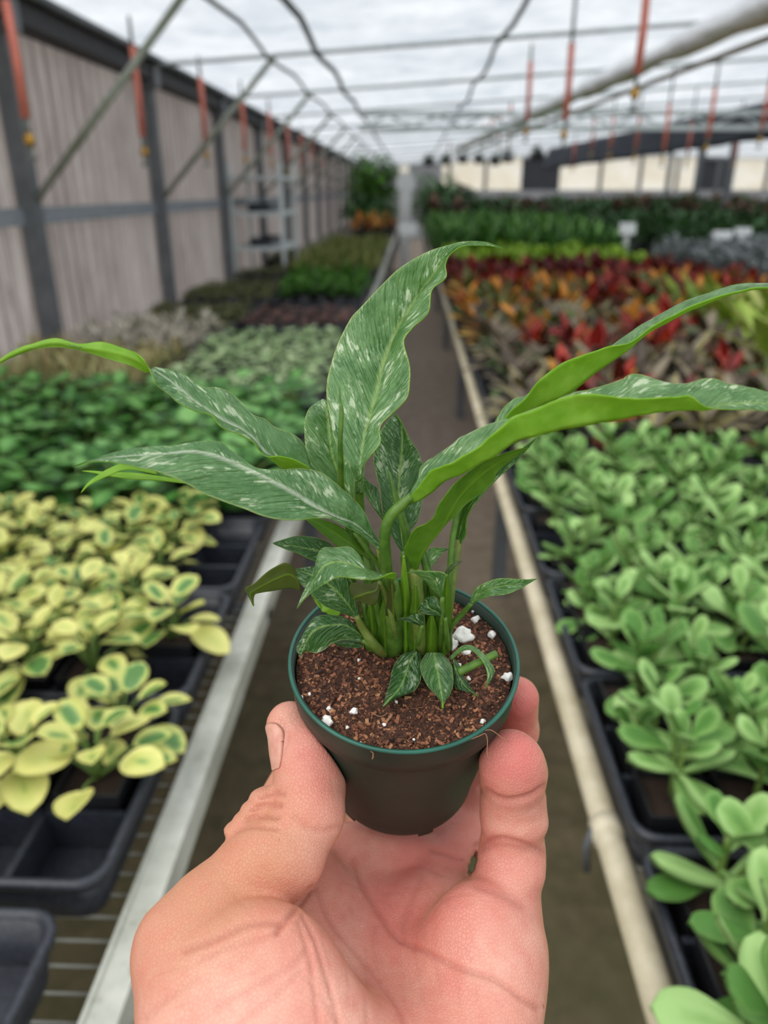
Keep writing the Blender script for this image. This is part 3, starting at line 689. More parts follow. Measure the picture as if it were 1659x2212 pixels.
# pale leaf behind centre-left, dark leaf behind centre-right
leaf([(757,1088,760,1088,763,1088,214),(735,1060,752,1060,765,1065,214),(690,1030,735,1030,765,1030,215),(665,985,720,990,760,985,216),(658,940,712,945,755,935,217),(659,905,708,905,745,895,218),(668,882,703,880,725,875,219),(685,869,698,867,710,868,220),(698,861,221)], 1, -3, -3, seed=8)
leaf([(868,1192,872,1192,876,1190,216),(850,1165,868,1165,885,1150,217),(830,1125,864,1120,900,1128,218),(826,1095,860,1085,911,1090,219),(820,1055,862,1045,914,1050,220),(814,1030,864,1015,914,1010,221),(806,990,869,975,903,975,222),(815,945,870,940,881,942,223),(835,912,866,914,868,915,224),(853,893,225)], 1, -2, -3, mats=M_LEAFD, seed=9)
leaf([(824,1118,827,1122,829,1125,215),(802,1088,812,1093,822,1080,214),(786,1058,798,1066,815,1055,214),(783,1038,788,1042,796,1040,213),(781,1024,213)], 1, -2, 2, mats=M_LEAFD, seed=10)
# rolled new leaves
stem([(733,830,191,.7),(735,865,192,2.6),(738,890,192,5),(735,950,194,5.5),(736,1000,198,6.5),(738,1060,206,8),(760,1160,212,9),(810,1300,218,9),(840,1405,None,9)], 'spear_leaf')
stem([(838,1013,203,.8),(846,1040,203,4),(856,1078,204,7),(870,1125,206,9),(882,1172,208,10),(890,1260,213,11),(893,1330,217,11),(893,1405,None,11)], 'spear_leaf')
# leaf hanging under the broad left leaf, two thin tips beyond it
leaf([(795,1200,797,1205,797,1210,212),(765,1165,768,1185,765,1190,210),(735,1138,735,1160,730,1180,208),(700,1124,702,1140,705,1160,206),(670,1118,672,1125,678,1137,205),(648,1112,204)], 1, 2, -2, mats=M_LEAFD, seed=11)
leaf([(410,1040,410,1043,410,1046,200),(335,1028,335,1033,335,1038,199),(289,1022,289,1030,289,1036,198),(241,1021,241,1025,241,1030,197),(200,1018,200,1020,200,1022,197),(176,1018,197)], 1, 1, -1, seed=12)
leaf([(340,1022,340,1024,340,1026,195),(292,1004,292,1010,292,1016,194),(262,1003,261,1010,262,1017,193),(235,1013,236,1020,238,1027,192),(212,1028,213,1032,216,1037,191),(190,1045,191,1047,193,1049,190),(175,1066,190)], 1, 1, -1, seed=13)
# smaller leaves low on the left
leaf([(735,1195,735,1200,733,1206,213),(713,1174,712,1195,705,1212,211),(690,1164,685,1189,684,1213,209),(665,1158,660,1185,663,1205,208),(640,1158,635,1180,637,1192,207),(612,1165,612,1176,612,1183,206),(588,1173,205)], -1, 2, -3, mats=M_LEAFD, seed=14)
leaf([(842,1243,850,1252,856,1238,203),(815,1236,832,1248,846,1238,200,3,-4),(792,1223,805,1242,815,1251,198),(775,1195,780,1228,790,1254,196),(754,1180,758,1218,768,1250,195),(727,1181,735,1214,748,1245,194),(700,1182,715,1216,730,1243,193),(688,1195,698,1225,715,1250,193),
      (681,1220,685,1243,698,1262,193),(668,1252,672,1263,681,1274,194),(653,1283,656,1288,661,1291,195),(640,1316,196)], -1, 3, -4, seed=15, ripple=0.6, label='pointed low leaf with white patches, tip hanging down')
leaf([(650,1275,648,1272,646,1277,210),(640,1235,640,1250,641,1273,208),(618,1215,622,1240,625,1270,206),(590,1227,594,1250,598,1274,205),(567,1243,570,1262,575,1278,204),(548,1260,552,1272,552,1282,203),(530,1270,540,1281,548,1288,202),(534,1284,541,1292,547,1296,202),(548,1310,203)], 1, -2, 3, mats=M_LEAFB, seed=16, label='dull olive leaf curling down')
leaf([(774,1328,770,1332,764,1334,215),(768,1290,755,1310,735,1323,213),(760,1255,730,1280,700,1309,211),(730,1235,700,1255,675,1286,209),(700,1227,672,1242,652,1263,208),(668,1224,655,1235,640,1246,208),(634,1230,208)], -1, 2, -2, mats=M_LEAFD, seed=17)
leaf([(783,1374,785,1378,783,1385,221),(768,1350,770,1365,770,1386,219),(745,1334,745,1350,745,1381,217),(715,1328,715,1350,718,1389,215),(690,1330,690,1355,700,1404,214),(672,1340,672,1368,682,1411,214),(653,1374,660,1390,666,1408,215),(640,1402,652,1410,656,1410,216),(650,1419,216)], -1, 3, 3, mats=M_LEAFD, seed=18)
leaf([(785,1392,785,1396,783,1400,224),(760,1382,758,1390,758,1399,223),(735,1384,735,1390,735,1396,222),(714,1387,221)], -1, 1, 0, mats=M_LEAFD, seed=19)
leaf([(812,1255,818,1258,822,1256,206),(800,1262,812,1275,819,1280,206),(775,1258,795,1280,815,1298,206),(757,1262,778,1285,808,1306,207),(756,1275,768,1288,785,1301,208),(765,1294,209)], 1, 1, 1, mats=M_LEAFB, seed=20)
leaf([(700,1290,720,1310,740,1316,216),(690,1300,700,1320,730,1330,217),(682,1292,690,1310,705,1322,217),(672,1285,217)], 1, 1, 1, seed=21)
# small leaves low on the right
leaf([(1014,1300,1018,1305,1023,1304,216),(1026,1273,1035,1286,1040,1294,214),(1048,1259,1055,1273,1062,1287,212),(1080,1250,1085,1266,1092,1284,211),(1115,1251,1113,1263,1122,1272,210),(1140,1252,1140,1256,1142,1261,210),(1161,1250,210)], 1, -1, -2, seed=22, label='small pale-streaked leaf pointing right')
stem([(970,1405,None,9),(972,1358,222,7),(1000,1325,219,6),(1018,1304,216,5)])
leaf([(948,1289,951,1291,954,1288,206),(930,1269,945,1270,960,1262,203),(912,1250,935,1250,963,1240,201),(895,1239,910,1241,936,1234,200),(885,1237,887,1238,892,1234,199),(873,1240,199)], 1, 1, -1, seed=23)
leaf([(958,1248,962,1250,966,1246,205),(966,1226,972,1230,976,1234,204),(984,1215,985,1220,986,1224,203),(999,1211,203)], 1, 1, 0, mats=M_LEAFB, seed=24)
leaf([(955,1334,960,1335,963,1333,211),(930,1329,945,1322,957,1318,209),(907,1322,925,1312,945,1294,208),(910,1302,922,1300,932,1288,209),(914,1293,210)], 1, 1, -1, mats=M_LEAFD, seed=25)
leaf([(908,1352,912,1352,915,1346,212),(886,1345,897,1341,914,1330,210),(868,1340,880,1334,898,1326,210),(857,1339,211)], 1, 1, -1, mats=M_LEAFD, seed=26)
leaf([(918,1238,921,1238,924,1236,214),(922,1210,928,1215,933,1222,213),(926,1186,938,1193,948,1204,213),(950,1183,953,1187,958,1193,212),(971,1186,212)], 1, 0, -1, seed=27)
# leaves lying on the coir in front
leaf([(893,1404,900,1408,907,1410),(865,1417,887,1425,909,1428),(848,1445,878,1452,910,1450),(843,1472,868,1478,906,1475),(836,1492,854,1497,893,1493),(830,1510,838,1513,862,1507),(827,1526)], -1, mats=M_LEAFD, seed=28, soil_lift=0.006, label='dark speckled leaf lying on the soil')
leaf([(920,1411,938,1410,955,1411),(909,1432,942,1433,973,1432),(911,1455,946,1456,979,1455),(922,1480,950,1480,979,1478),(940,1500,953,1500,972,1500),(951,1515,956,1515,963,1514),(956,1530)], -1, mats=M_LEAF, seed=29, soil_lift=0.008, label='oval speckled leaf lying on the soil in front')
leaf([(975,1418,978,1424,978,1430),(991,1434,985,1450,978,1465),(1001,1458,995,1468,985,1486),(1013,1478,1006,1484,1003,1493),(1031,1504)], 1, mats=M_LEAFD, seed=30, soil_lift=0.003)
leaf([(970,1420,972,1423,974,1426,214),(992,1399,994,1404,996,1408,212),(1014,1393,1015,1399,1018,1405,211),(1040,1407,1038,1413,1036,1420,211),(1058,1428,1054,1436,1050,1442,211),(1069,1450,1062,1456,1054,1462,211),(1055,1478,1053,1479,1051,1476,211),(1047,1487,211)], 1, 1, -1, seed=31, label='thin curled leaf')
stem([(990,1452,211,9),(1030,1433,212,8.5),(1072,1412,214,8.5)], 'broken_stem', M_STEM)
# petioles
for pts in ([(852,1412,None,20),(850,1340,218,19),(838,1270,211,16),(832,1200,205,13),(832,1150,200,12),(844,1114,198,12),(868,1091,197,12),(890,1072,196,10)],
            [(777,980,200.5,1.5),(776,1005,199.5,6),(776,1032,201.2,9),(776,1062,205.5,10),(778,1095,209,10),(792,1200,213,10),(815,1310,217,10),(840,1405,None,10)],
            [(700,1034,208,6),(740,1090,211,7),(790,1190,215,8),(825,1300,219,8),(848,1400,None,9)],
            [(820,1182,207,10),(832,1240,210,10),(842,1310,215,11),(858,1405,None,11)],
            [(760,1088,214,6),(790,1170,217,7),(820,1280,221,8),(838,1398,None,8)],
            [(872,1190,216,8),(880,1280,220,9),(885,1400,None,9)],
            [(897,1230,207,13),(902,1290,210,14),(905,1350,215,14),(908,1415,None,13)],
            [(925,1240,216,10),(930,1320,219,12),(930,1412,None,13)],
            [(905,1170,213,9),(940,1300,216,9),(950,1412,None,9)],
            [(992,1165,214,8),(982,1220,215,9),(972,1300,218,9),(963,1410,None,9)],
            [(766,1150,204,5),(795,1190,207,6),(825,1232,211,6),(845,1310,216,6),(862,1410,None,7)],
            [(770,1330,215,6),(785,1360,220,9),(808,1392,223,11),(832,1415,None,11)],
            [(762,1288,217,5),(775,1335,221,7),(795,1395,None,8)], [(786,1300,219,7),(793,1350,223,8),(806,1396,None,8)], [(806,1290,221,7),(815,1340,224,8),(822,1400,None,8)],
            [(735,1200,213,5),(770,1270,218,6),(815,1395,None,7)], [(852,1250,203,9),(858,1300,208,10),(868,1400,None,10)],
            [(818,1256,206,5),(835,1290,210,6),(850,1350,215,6),(862,1412,None,6)], [(955,1290,206,5),(955,1340,213,6),(950,1412,None,7)],
            [(962,1334,211,4),(965,1370,217,5),(968,1410,None,5)], [(912,1350,212,4),(905,1380,217,5),(900,1410,None,5)], [(922,1236,214,6),(915,1320,219,7),(915,1405,None,7)],
            [(783,1382,221,6),(800,1395,223,7),(825,1415,None,8)]):
    stem(pts, mat=M_SHEATH if len(pts) == 4 else None)

# leaf sheaths wrapping the stem bases
for k, (x0, x1, yb_, yt, xt, d0, mt) in enumerate(((834, 878, 1412, 1252, 846, 209, M_LEAFB), (880, 912, 1416, 1262, 898, 208, M_LEAFD), (912, 946, 1414, 1322, 932, 212, M_LEAF), (944, 972, 1412, 1240, 966, 213, M_LEAFD),
                                                  (790, 826, 1404, 1300, 800, 217, M_LEAFD), (816, 850, 1410, 1290, 830, 215, M_LEAFD), (866, 890, 1410, 1200, 872, 212, M_LEAF))):
    rows = []
    for i in range(6):
        u = i/5; y = yb_ + (yt - yb_)*u; hw = (x1 - x0)/2*(1 - u**2.5); xc = (x0 + x1)/2 + (xt - (x0 + x1)/2)*u; dd = soil_d(xc, yb_)*1000 - 2 + (d0 - 10 - soil_d(xc, yb_)*1000 + 2)*u*(yb_ - yt)/160
        rows.append((xc - hw, y, xc, y + 4, xc + hw, y, dd, 4*(1 - u), 4*(1 - u)))
    leaf(rows, -1, mats=mt, seed=40 + k, ripple=0.15, bulge=0.0)
# ------------------------------------------------------------------ the greenhouse
def px_of(w):
    q = np.asarray(w, float) - CAM; d = q @ F_AX
    if d <= 0.02: return None
    return (W_PX/2 + F_PX*(q @ R_AX)/d, H_PX/2 - F_PX*(q @ U_AX)/d, d)
def in_view(w, mx=330, my=200):
    p = px_of(w); return p is not None and -mx < p[0] < W_PX+mx and -my < p[1] < H_PX+my
ORD = ['first', 'second', 'third', 'fourth', 'fifth', 'sixth', 'seventh', 'eighth', 'ninth', 'tenth', 'eleventh', 'twelfth', 'thirteenth', 'fourteenth', 'fifteenth', 'sixteenth', 'seventeenth', 'eighteenth', 'nineteenth', 'twentieth'] + [a + '-' + b_ for a in ('twenty', 'thirty') for b_ in ('first', 'second', 'third', 'fourth', 'fifth', 'sixth', 'seventh', 'eighth', 'ninth', 'tenth')]

t = NT('greenhouse_floor'); o = t.obj()
n = t.noise(1.1, 6, 0.65, o); n2 = t.noise(14, 6, 0.7, o); n3 = t.noise(90, 4, 0.6, o)
col = t.ramp(n2, [(0.3, rgba((74, 65, 44))), (0.7, rgba((118, 104, 78)))])
col = t.mix(t.ramp(n, [(0.42, (0, 0, 0)), (0.62, (0.75, 0.75, 0.75))]), col, rgba((82, 82, 46)))
col = t.mix(t.ramp(n3, [(0.62, (0, 0, 0)), (0.75, (0.5, 0.5, 0.5))]), col, rgba((40, 34, 22)))
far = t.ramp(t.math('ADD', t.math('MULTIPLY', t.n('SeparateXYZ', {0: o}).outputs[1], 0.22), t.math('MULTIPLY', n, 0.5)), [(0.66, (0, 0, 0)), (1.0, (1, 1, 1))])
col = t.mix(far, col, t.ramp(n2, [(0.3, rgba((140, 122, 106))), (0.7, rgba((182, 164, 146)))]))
M_FLOOR = t.done(t.pbr(col, 0.8, 0.0, t.bump(n3, 0.5, 0.004)))
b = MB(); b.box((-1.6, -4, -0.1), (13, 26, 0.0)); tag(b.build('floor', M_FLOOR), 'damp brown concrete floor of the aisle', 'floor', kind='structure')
M_OUT = plain('outside_paving', (196, 188, 176), 0.9, 0, 0.2, 0.8)  # unseen paving, made pale to bounce more light through the plastic wall
b = MB(); b.box((-40, -40, -0.4), (60, 70, -0.12)); tag(b.build('ground', M_OUT), 'pale paved ground outside the greenhouse', 'ground', kind='structure')

WX = -1.5; POSTS = [4.55 + 1.57*k for k in range(-3, 14)]
EAVE = 2.02; SL = 0.06
M_STEEL = plain('grey_steel', (112, 116, 120), 0.5, 0.2, 0.15, 12)
M_STEELG = plain('algae_steel', (160, 162, 152), 0.55, 0.0, 0.2, 6, dark=(102, 114, 88))
M_DARK = plain('eave_timber', (52, 52, 54), 0.7, 0.0, 0.15, 20)
M_GALV = plain('galvanised', (214, 222, 222), 0.5, 0.0, 0.1, 18)
# corrugated plastic side wall, one sheet per bay
t = NT('corrugated_plastic'); o = t.obj()
sx = t.n('SeparateXYZ', {0: o}); n = t.noise(1.4, 5, 0.6, o); n2 = t.noise(5.0, 4, 0.7, t.n('Mapping', {'Vector': o, 'Scale': (1, 6, 0.7)}).outputs[0])
col = t.ramp(n, [(0.3, rgba((214, 208, 206))), (0.7, rgba((242, 238, 236)))])
col = t.mix(t.ramp(n2, [(0.5, (0, 0, 0)), (0.75, (0.5, 0.5, 0.5))]), col, rgba((150, 138, 134)))
rib_shade = t.ramp(t.math('SINE', t.math('MULTIPLY', sx.outputs[1], 2*math.pi/0.034)), [(0.45, (0, 0, 0)), (0.95, (0.55, 0.55, 0.55))])   # rib shadows painted into the sheet colour as dark bands
col = t.mix(rib_shade, col, rgba((150, 142, 138)))
p = t.pbr(col, 0.42); tr = t.n('BsdfTranslucent', {'Color': col})
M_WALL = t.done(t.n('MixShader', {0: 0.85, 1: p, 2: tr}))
b = MB(); pit = 0.026; k = 0; y = 0.0; vv = []
while y <= 1.56:
    x = 0.008*(1 if k % 2 else -1)
    vv += [(x, y, 0.0), (x, y, 2.06), (x - 0.004, y, 2.06), (x - 0.004, y, 0.0)]; y += pit/2; k += 1
ff = [(i*4+j, (i+1)*4+j, (i+1)*4+(j+1) % 4, i*4+(j+1) % 4) for i in range(k-1) for j in range(4)]
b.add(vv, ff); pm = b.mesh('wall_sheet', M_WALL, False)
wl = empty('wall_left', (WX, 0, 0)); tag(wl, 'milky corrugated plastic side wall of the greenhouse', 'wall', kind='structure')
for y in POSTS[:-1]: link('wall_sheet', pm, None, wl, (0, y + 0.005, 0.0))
b = MB(); b.box((0.012, POSTS[0], 1.30), (0.045, POSTS[-1], 1.36)); b.build('girt', plain('girt_paint', (142, 148, 156), 0.5), wl)
b = MB(); b.box((0.012, POSTS[0], 0.55), (0.045, POSTS[-1], 0.62)); b.build('girt', M_STEEL, wl)
b = MB(); b.box((0.0, POSTS[0]-.1, 1.965), (0.11, POSTS[-1], 2.075)); b.build('eave_beam', M_DARK, wl)
b = MB(); b.tube([(0.13, POSTS[0]-.1, 2.06), (0.13, POSTS[-1], 2.06)], 0.02, 8); b.build('eave_pipe', M_STEEL, wl, smooth=True)

# posts, knee braces and rafters: one frame per bay
XR = 12.5
def zroof(x): return EAVE + 0.03 + SL*(x - WX) if x < 4.5 else EAVE + 0.03 + SL*(4.5 - WX) - 0.02*(x - 4.5)
for i, y in enumerate(POSTS):
    if y < 2.0: continue
    fr = empty('roof_frame', (WX + 0.06, y, 0)); nm = ORD[i-2]
    tag(fr, f'grey steel post with diagonal brace and rafter, {nm} frame along the plastic wall', 'frame', 'portal frames along the greenhouse')
    b = MB(); b.box((-0.035, -0.03, 0), (0.03, 0.03, 2.0)); b.build('post', M_STEEL, fr)
    b = MB(); b.tube([(0.0, 0, 1.36), (0.70, 0, 2.075)], 0.0145, 8); b.build('brace', M_STEELG, fr, smooth=True)
    b = MB(); b.tube([(-0.02, 0, 1.985+0.05), (4.5 - WX - .06, 0, zroof(4.5) - 0.015), (XR - WX, 0, zroof(XR) - 0.015)], 0.0115, 8); b.build('rafter', M_GALV, fr, smooth=True)
    b = MB(); b.box((-0.05, -0.045, 1.93), (0.06, 0.045, 2.035)); b.build('bracket', M_STEEL, fr)
# roof film: billows between the frames
t = NT('roof_film'); o = t.obj(); n = t.noise(1.6, 6, 0.62, o); n2 = t.noise(6, 5, 0.65, o)
col = t.ramp(t.math('ADD', t.math('MULTIPLY', n, 0.6), t.math('MULTIPLY', n2, 0.4)), [(0.35, rgba((184, 190, 198))), (0.65, rgba((228, 230, 232)))])
p = t.pbr(col, 0.35, 0.0, t.bump(n2, 0.35, 0.03)); tr = t.n('BsdfTranslucent', {'Color': col})
M_FILM = t.done(t.n('MixShader', {0: 0.8, 1: p, 2: tr}))
b = MB(); xs = np.arange(WX - 0.02, XR + 0.1, 0.2); ys = np.arange(POSTS[2] - 0.4, 25.8, 0.157); vv = []  # unseen gap left in the film over the camera to add sky light
for y in ys:
    ph = ((y - POSTS[0]) / 1.57) % 1.0
    for x in xs:
        z = zroof(x) + 0.02 + 0.05*math.sin(math.pi*ph)**0.8 + 0.035*math.sin(math.pi*ph)*mnoise.noise(Vector((x*1.1, y*0.9, 3)))
        vv.append((x, y, z))
nx = len(xs); ff = [(i*nx+j, i*nx+j+1, (i+1)*nx+j+1, (i+1)*nx+j) for i in range(len(ys)-1) for j in range(nx-1)]
b.add(vv, ff); tag(b.build('ceiling', M_FILM, None, smooth=True), 'billowing white translucent plastic roof film', 'ceiling', kind='structure')
# long pipes under the film
M_PURL = plain('purlin', (88, 94, 92), 0.5, 0.3, 0.15, 10)
for x, r, lb in ((-0.76, 0.010, 'thin grey roof pipe running along the wall side'), (-0.50, 0.015, 'dark roof pipe running lengthwise above the aisle edge'), (0.46, 0.012, 'grey roof pipe running lengthwise above the pipe-railed bench'), (4.4, 0.03, 'ridge pipe running lengthwise at the top of the roof')):
    pts = [(x + 0.012*math.sin(y*3.7), y, zroof(x) - 0.02 + 0.012*math.sin(y*4 + x)) for y in np.arange(POSTS[1], 25.5, 0.39)]
    b = MB(); b.tube(pts, r, 7); tag(b.build('roof_pipe', M_PURL, None, smooth=True), lb, 'pipe')
M_FOIL = NT('foil_duct'); n = M_FOIL.noise(9, 4, 0.6, M_FOIL.obj()); M_FOIL = M_FOIL.done(M_FOIL.pbr(rgba((246, 246, 246)), 0.25, 0.3, M_FOIL.bump(n, 0.8, 0.03)))
a, c = P(1659, 12, 2.65), P(1150, 246, 6.2); e = c + (c - a)*1.3; s0 = a - (c - a)*0.25; a2 = s0
b = MB(); pts = [a2 + (e - a2)*k/40 for k in range(41)]; b.tube(pts, [0.052 + 0.009*math.sin(k*2.1) + 0.006*math.sin(k*5.3) for k in range(41)], 12)
tag(b.build('foil_duct', M_FOIL, None, smooth=True), 'shiny crumpled foil tube slung below the roof film', 'duct')
b = MB(); off = np.array([0.05, 0, -0.09]); b.tube([a2 + off, e + off], 0.013, 8)
tag(b.build('duct_pipe', plain('tan_pipe', (150, 140, 122), 0.5), None, smooth=True), 'thin tan pipe hung beside the foil tube', 'pipe')
# cross girder far down the house: two chords with lacing
gt = empty('cross_girder', (0, 7.6, 1.94)); tag(gt, 'pale lattice girder spanning the far bays', 'girder')
for z, r in ((0.0, 0.022), (0.12, 0.022)):
    b = MB(); b.box((-0.5, -r, z - r), (9, r, z + r)); b.build('chord', M_GALV, gt)
for k in range(20):
    b = MB(); x = -0.45 + k*0.45; b.tube([(x, 0, 0.01), (x + 0.22, 0, 0.11), (x + 0.45, 0, 0.01)], 0.012, 5); b.build('lacing', M_GALV, gt)
# back wall: pale boards with wide bright openings
YB = 25.0; M_BACK = plain('back_wall', (176, 178, 180), 0.8, 0, 0.1, 3); M_BACKD = plain('back_wall_dark', (70, 72, 78), 0.8, 0, 0.1, 3)
wb = empty('wall_back', (0, YB, 0)); tag(wb, 'far end wall with wide bright openings', 'wall', kind='structure')
def bb(x0, x1, z0, z1, m=M_BACK, nm='wall_panel'): b = MB(); b.box((x0, 0, z0), (x1, 0.08, z1)); b.build(nm, m, wb)
bb(WX, 13, 0, 1.44); bb(WX, 1.1, 2.15, 2.8); bb(1.1, 13, 2.42, 2.6, M_BACKD); bb(WX, -0.4, 1.44, 2.15); bb(3.35, 4.5, 1.44, 2.42, M_BACKD); bb(8.6, 9.7, 1.44, 2.42, M_BACKD); bb(-.1, .9, 1.44, 2.15); bb(11.8, 13, 1.44, 2.42)
for x in (1.1, 2.2, 5.7, 6.9, 8.0, 10.7): bb(x, x+0.09, 1.44, 2.42, M_BACKD, 'mullion')
t = NT('end_film'); tr = t.n('BsdfTranslucent', {'Color': t.ramp(t.noise(0.9, 4, 0.6, t.obj()), [(0.35, rgba((236, 226, 206))), (0.6, rgba((252, 250, 246)))])}); M_PANE = t.done(t.n('MixShader', {0: 0.45, 1: t.n('BsdfTransparent', {'Color': rgba((250, 246, 238))}), 2: tr}))
for x0, x1 in ((1.19, 2.2), (2.29, 3.35), (4.5, 5.7), (5.79, 6.9), (6.99, 8.0), (8.09, 8.6), (9.7, 10.7), (10.79, 11.8), (-.4, -.1), (.9, 1.1)): b = MB(); b.box((x0, 0.03, 1.44), (x1, 0.035, 2.42 if x0 > 1 else 2.15)); b.build('pane', M_PANE, wb)
# right-hand side wall, beyond the frame
wr_ = empty('wall_right', (XR, 0, 0)); tag(wr_, 'plastic side wall beyond the other benches', 'wall', kind='structure')
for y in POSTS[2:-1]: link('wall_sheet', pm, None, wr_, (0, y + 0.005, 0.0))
# black shade cloth hung along the next bay
M_SHADE = plain('shade_cloth', (58, 62, 72), 0.85, 0, 0.2, 6)
b = MB(); vv = []; c0, c1 = P(1720, 205, 6.3), P(1185, 322, 15.0); d0, d1 = P(1720, 292, 6.3), P(1170, 368, 15.0)
for i in range(31):
    u = i/30
    for j in range(6):
        w = j/5; q = (c0*(1-u) + c1*u)*(1-w) + (d0*(1-u) + d1*u)*w; q = q + np.array([0.05*math.sin(u*44)*(0.3 + w), 0, 0]); vv.append(q)
for i in range(31*6): vv.append(np.array(vv[i]) + np.array([0.012, 0, 0]))
n0 = 186; f1 = [(i*6+j, i*6+j+1, (i+1)*6+j+1, (i+1)*6+j) for i in range(30) for j in range(5)]
ff = f1 + [tuple(n0 + k for k in f[::-1]) for f in f1] + [(i*6, (i+1)*6, (i+1)*6+n0, i*6+n0) for i in range(30)] + [((i+1)*6+5, i*6+5, i*6+5+n0, (i+1)*6+5+n0) for i in range(30)]
b.add(vv, ff); tag(b.build('shade_cloth', M_SHADE, None, smooth=True), 'dark shade cloth hung along the next bay', 'cloth')
# tall posts between the far bays
for k, (x, y, dd) in enumerate(((1590, 300, 12.0), (1515, 330, 15.0), (1450, 340, 19.0), (1560, 330, 21.5))):
    w = P(x, y, dd); b = MB(); b.box((-0.05, -0.05, 0), (0.05, 0.05, zroof(w[0]) - 0.03))
    ob = b.build('bay_post', M_STEEL); ob.location = (w[0], w[1], 0); tag(ob, f'grey bay post beyond the benches, {ORD[k]} back from the aisle', 'post', 'posts between the far bays')

# ------------------------------------------------------------------ hanging irrigation drops with red sleeves and brass fittings
M_RED = plain('red_sleeve', (226, 128, 108), 0.5, 0, 0.08, 20); M_BRASS = plain('brass', (196, 150, 60), 0.35, 0.6, 0.1, 40); M_HOSE = plain('drop_pipe', (150, 158, 156), 0.5, 0.1)
M_CLEAR = plain('grey_nozzle', (120, 126, 120), 0.4)
DROPS = [(34, 132, 2.36, 205), (297, 200, 3.35, 160), (438, 240, 4.3, 118), (525, 268, 5.25, 95), (583, 288, 6.3, 80), (622, 315, 7.4, 70), (651, 325, 8.6, 58), (674, 333, 9.9, 48), (695, 340, 11.3, 42), (712, 348, 13.0, 36),
         (1388, 62, 2.7, 160), (1228, 178, 3.5, 135), (1142, 198, 4.6, 105), (1537, 245, 5.3, 90), (1440, 275, 5.9, 84), (1378, 280, 6.9, 72), (1322, 288, 8.0, 60), (1281, 290, 9.0, 54), (1654, 232, 5.6, 84), (1240, 330, 12.0, 40),
         (1102, 262, 7.5, 58), (1080, 275, 8.4, 52), (1062, 272, 9.2, 48), (1046, 280, 10.0, 44), (970, 300, 13.0, 40), (985, 300, 14.0, 38), (1590, 320, 9.0, 44), (1490, 300, 7.6, 60)]
DROPS = DROPS[:10] + sorted(DROPS[10:], key=lambda q: -q[3])
ni = [0, 0]
for k, (x, y, dd, L) in enumerate(DROPS):
    w = P(x, y, dd); Lm = L/F_PX*dd/math.cos(TH)*0.98; zt = zroof(w[0]) + 0.055
    dr = empty('irrigation_drop', tuple(w)); side = 0 if w[0] < -0.2 else 1; i = ni[side]; ni[side] += 1
    tag(dr, (f'red-sleeved irrigation drop in the row along the plastic wall, {ORD[i]} from the front' if side == 0 else f'red-sleeved irrigation drop over the pipe-railed side, {ORD[i]} largest one'), 'hose', 'irrigation drops hanging from the roof')
    b = MB(); b.tube([(0, 0, Lm*0.48), (0.0, 0, zt - w[2])], 0.009, 6); b.build('drop_pipe', M_HOSE, dr, smooth=True)
    b = MB(); b.tube([(0, 0, -Lm/2), (0.003, 0, 0), (0, 0, Lm/2)], 0.015, 8); b.build('red_sleeve', M_RED, dr, smooth=True)
    b = MB(); b.tube([(0, 0, -Lm/2 - 0.045), (0, 0, -Lm/2 + 0.005)], 0.008, 6); b.build('hose_end', M_CLEAR, dr, smooth=True)
    b = MB(); b.lathe([(0.0, -0.022), (0.012, -0.022), (0.017, -0.014), (0.017, 0.006), (0.011, 0.010), (0.011, 0.018), (0.0, 0.018)], 10); ob = b.build('brass_fitting', M_BRASS, dr, smooth=True, loc=(0, 0, -Lm/2 - 0.06))
    b = MB(); b.lathe([(0.0, -0.05), (0.02, -0.046), (0.02, -0.04), (0.006, -0.034), (0.006, 0.0), (0.0, 0.0)], 10); b.build('nozzle', M_CLEAR, dr, smooth=True, loc=(0, 0, -Lm/2 - 0.075))

# metal shelf rack against the wall
rk = empty('shelf_rack', (-1.22, 6.6, 0)); tag(rk, 'grey metal shelf rack against the plastic wall', 'shelf')
for dx in (-0.2, 0.2):
    for dy in (-0.35, 0.35): b = MB(); b.box((dx-.015, dy-.015, .761), (dx+.015, dy+.015, 1.62)); b.build('upright', M_GALV, rk)
for z in (0.98, 1.24, 1.5): b = MB(); b.box((-0.22, -0.37, z), (0.22, 0.37, z+0.025)); b.build('shelf_board', M_GALV, rk)
# ------------------------------------------------------------------ benches and trays
BZ = 0.76; TT = 0.822
XL = at_z(500, 1514, BZ + 0.012)[0]; XRP = at_z(1290, 1704, BZ + 0.01)[0]
TXL = at_z(394, 1523, TT)[0]; TXR = at_z(1345, 1740, TT)[0]
t = NT('bench_rail'); o = t.obj(); n = t.noise(7, 6, 0.7, o); n2 = t.noise(60, 4, 0.6, o)
col = t.ramp(n, [(0.3, rgba((150, 152, 138))), (0.65, rgba((208, 208, 198)))]); col = t.mix(t.ramp(n2, [(0.6, (0, 0, 0)), (0.75, (.5, .5, .5))]), col, rgba((120, 118, 96)))
M_RAIL = t.done(t.pbr(col, 0.55))
t = NT('pipe_rail'); o = t.obj(); n = t.noise(9, 6, 0.7, o)
M_PIPE = t.done(t.pbr(t.ramp(n, [(0.3, rgba((176, 164, 132))), (0.62, rgba((218, 208, 182)))]), 0.5))
M_WIRE = plain('bench_wire', (165, 165, 155), 0.5, 0.4)
t = NT('tray_plastic'); n = t.noise(200, 3, 0.5, t.obj())
M_TRAY = t.done(t.pbr(t.ramp(n, [(0.3, rgba((30, 32, 38))), (0.7, rgba((52, 56, 66)))]), 0.38))
M_LEG = M_STEEL
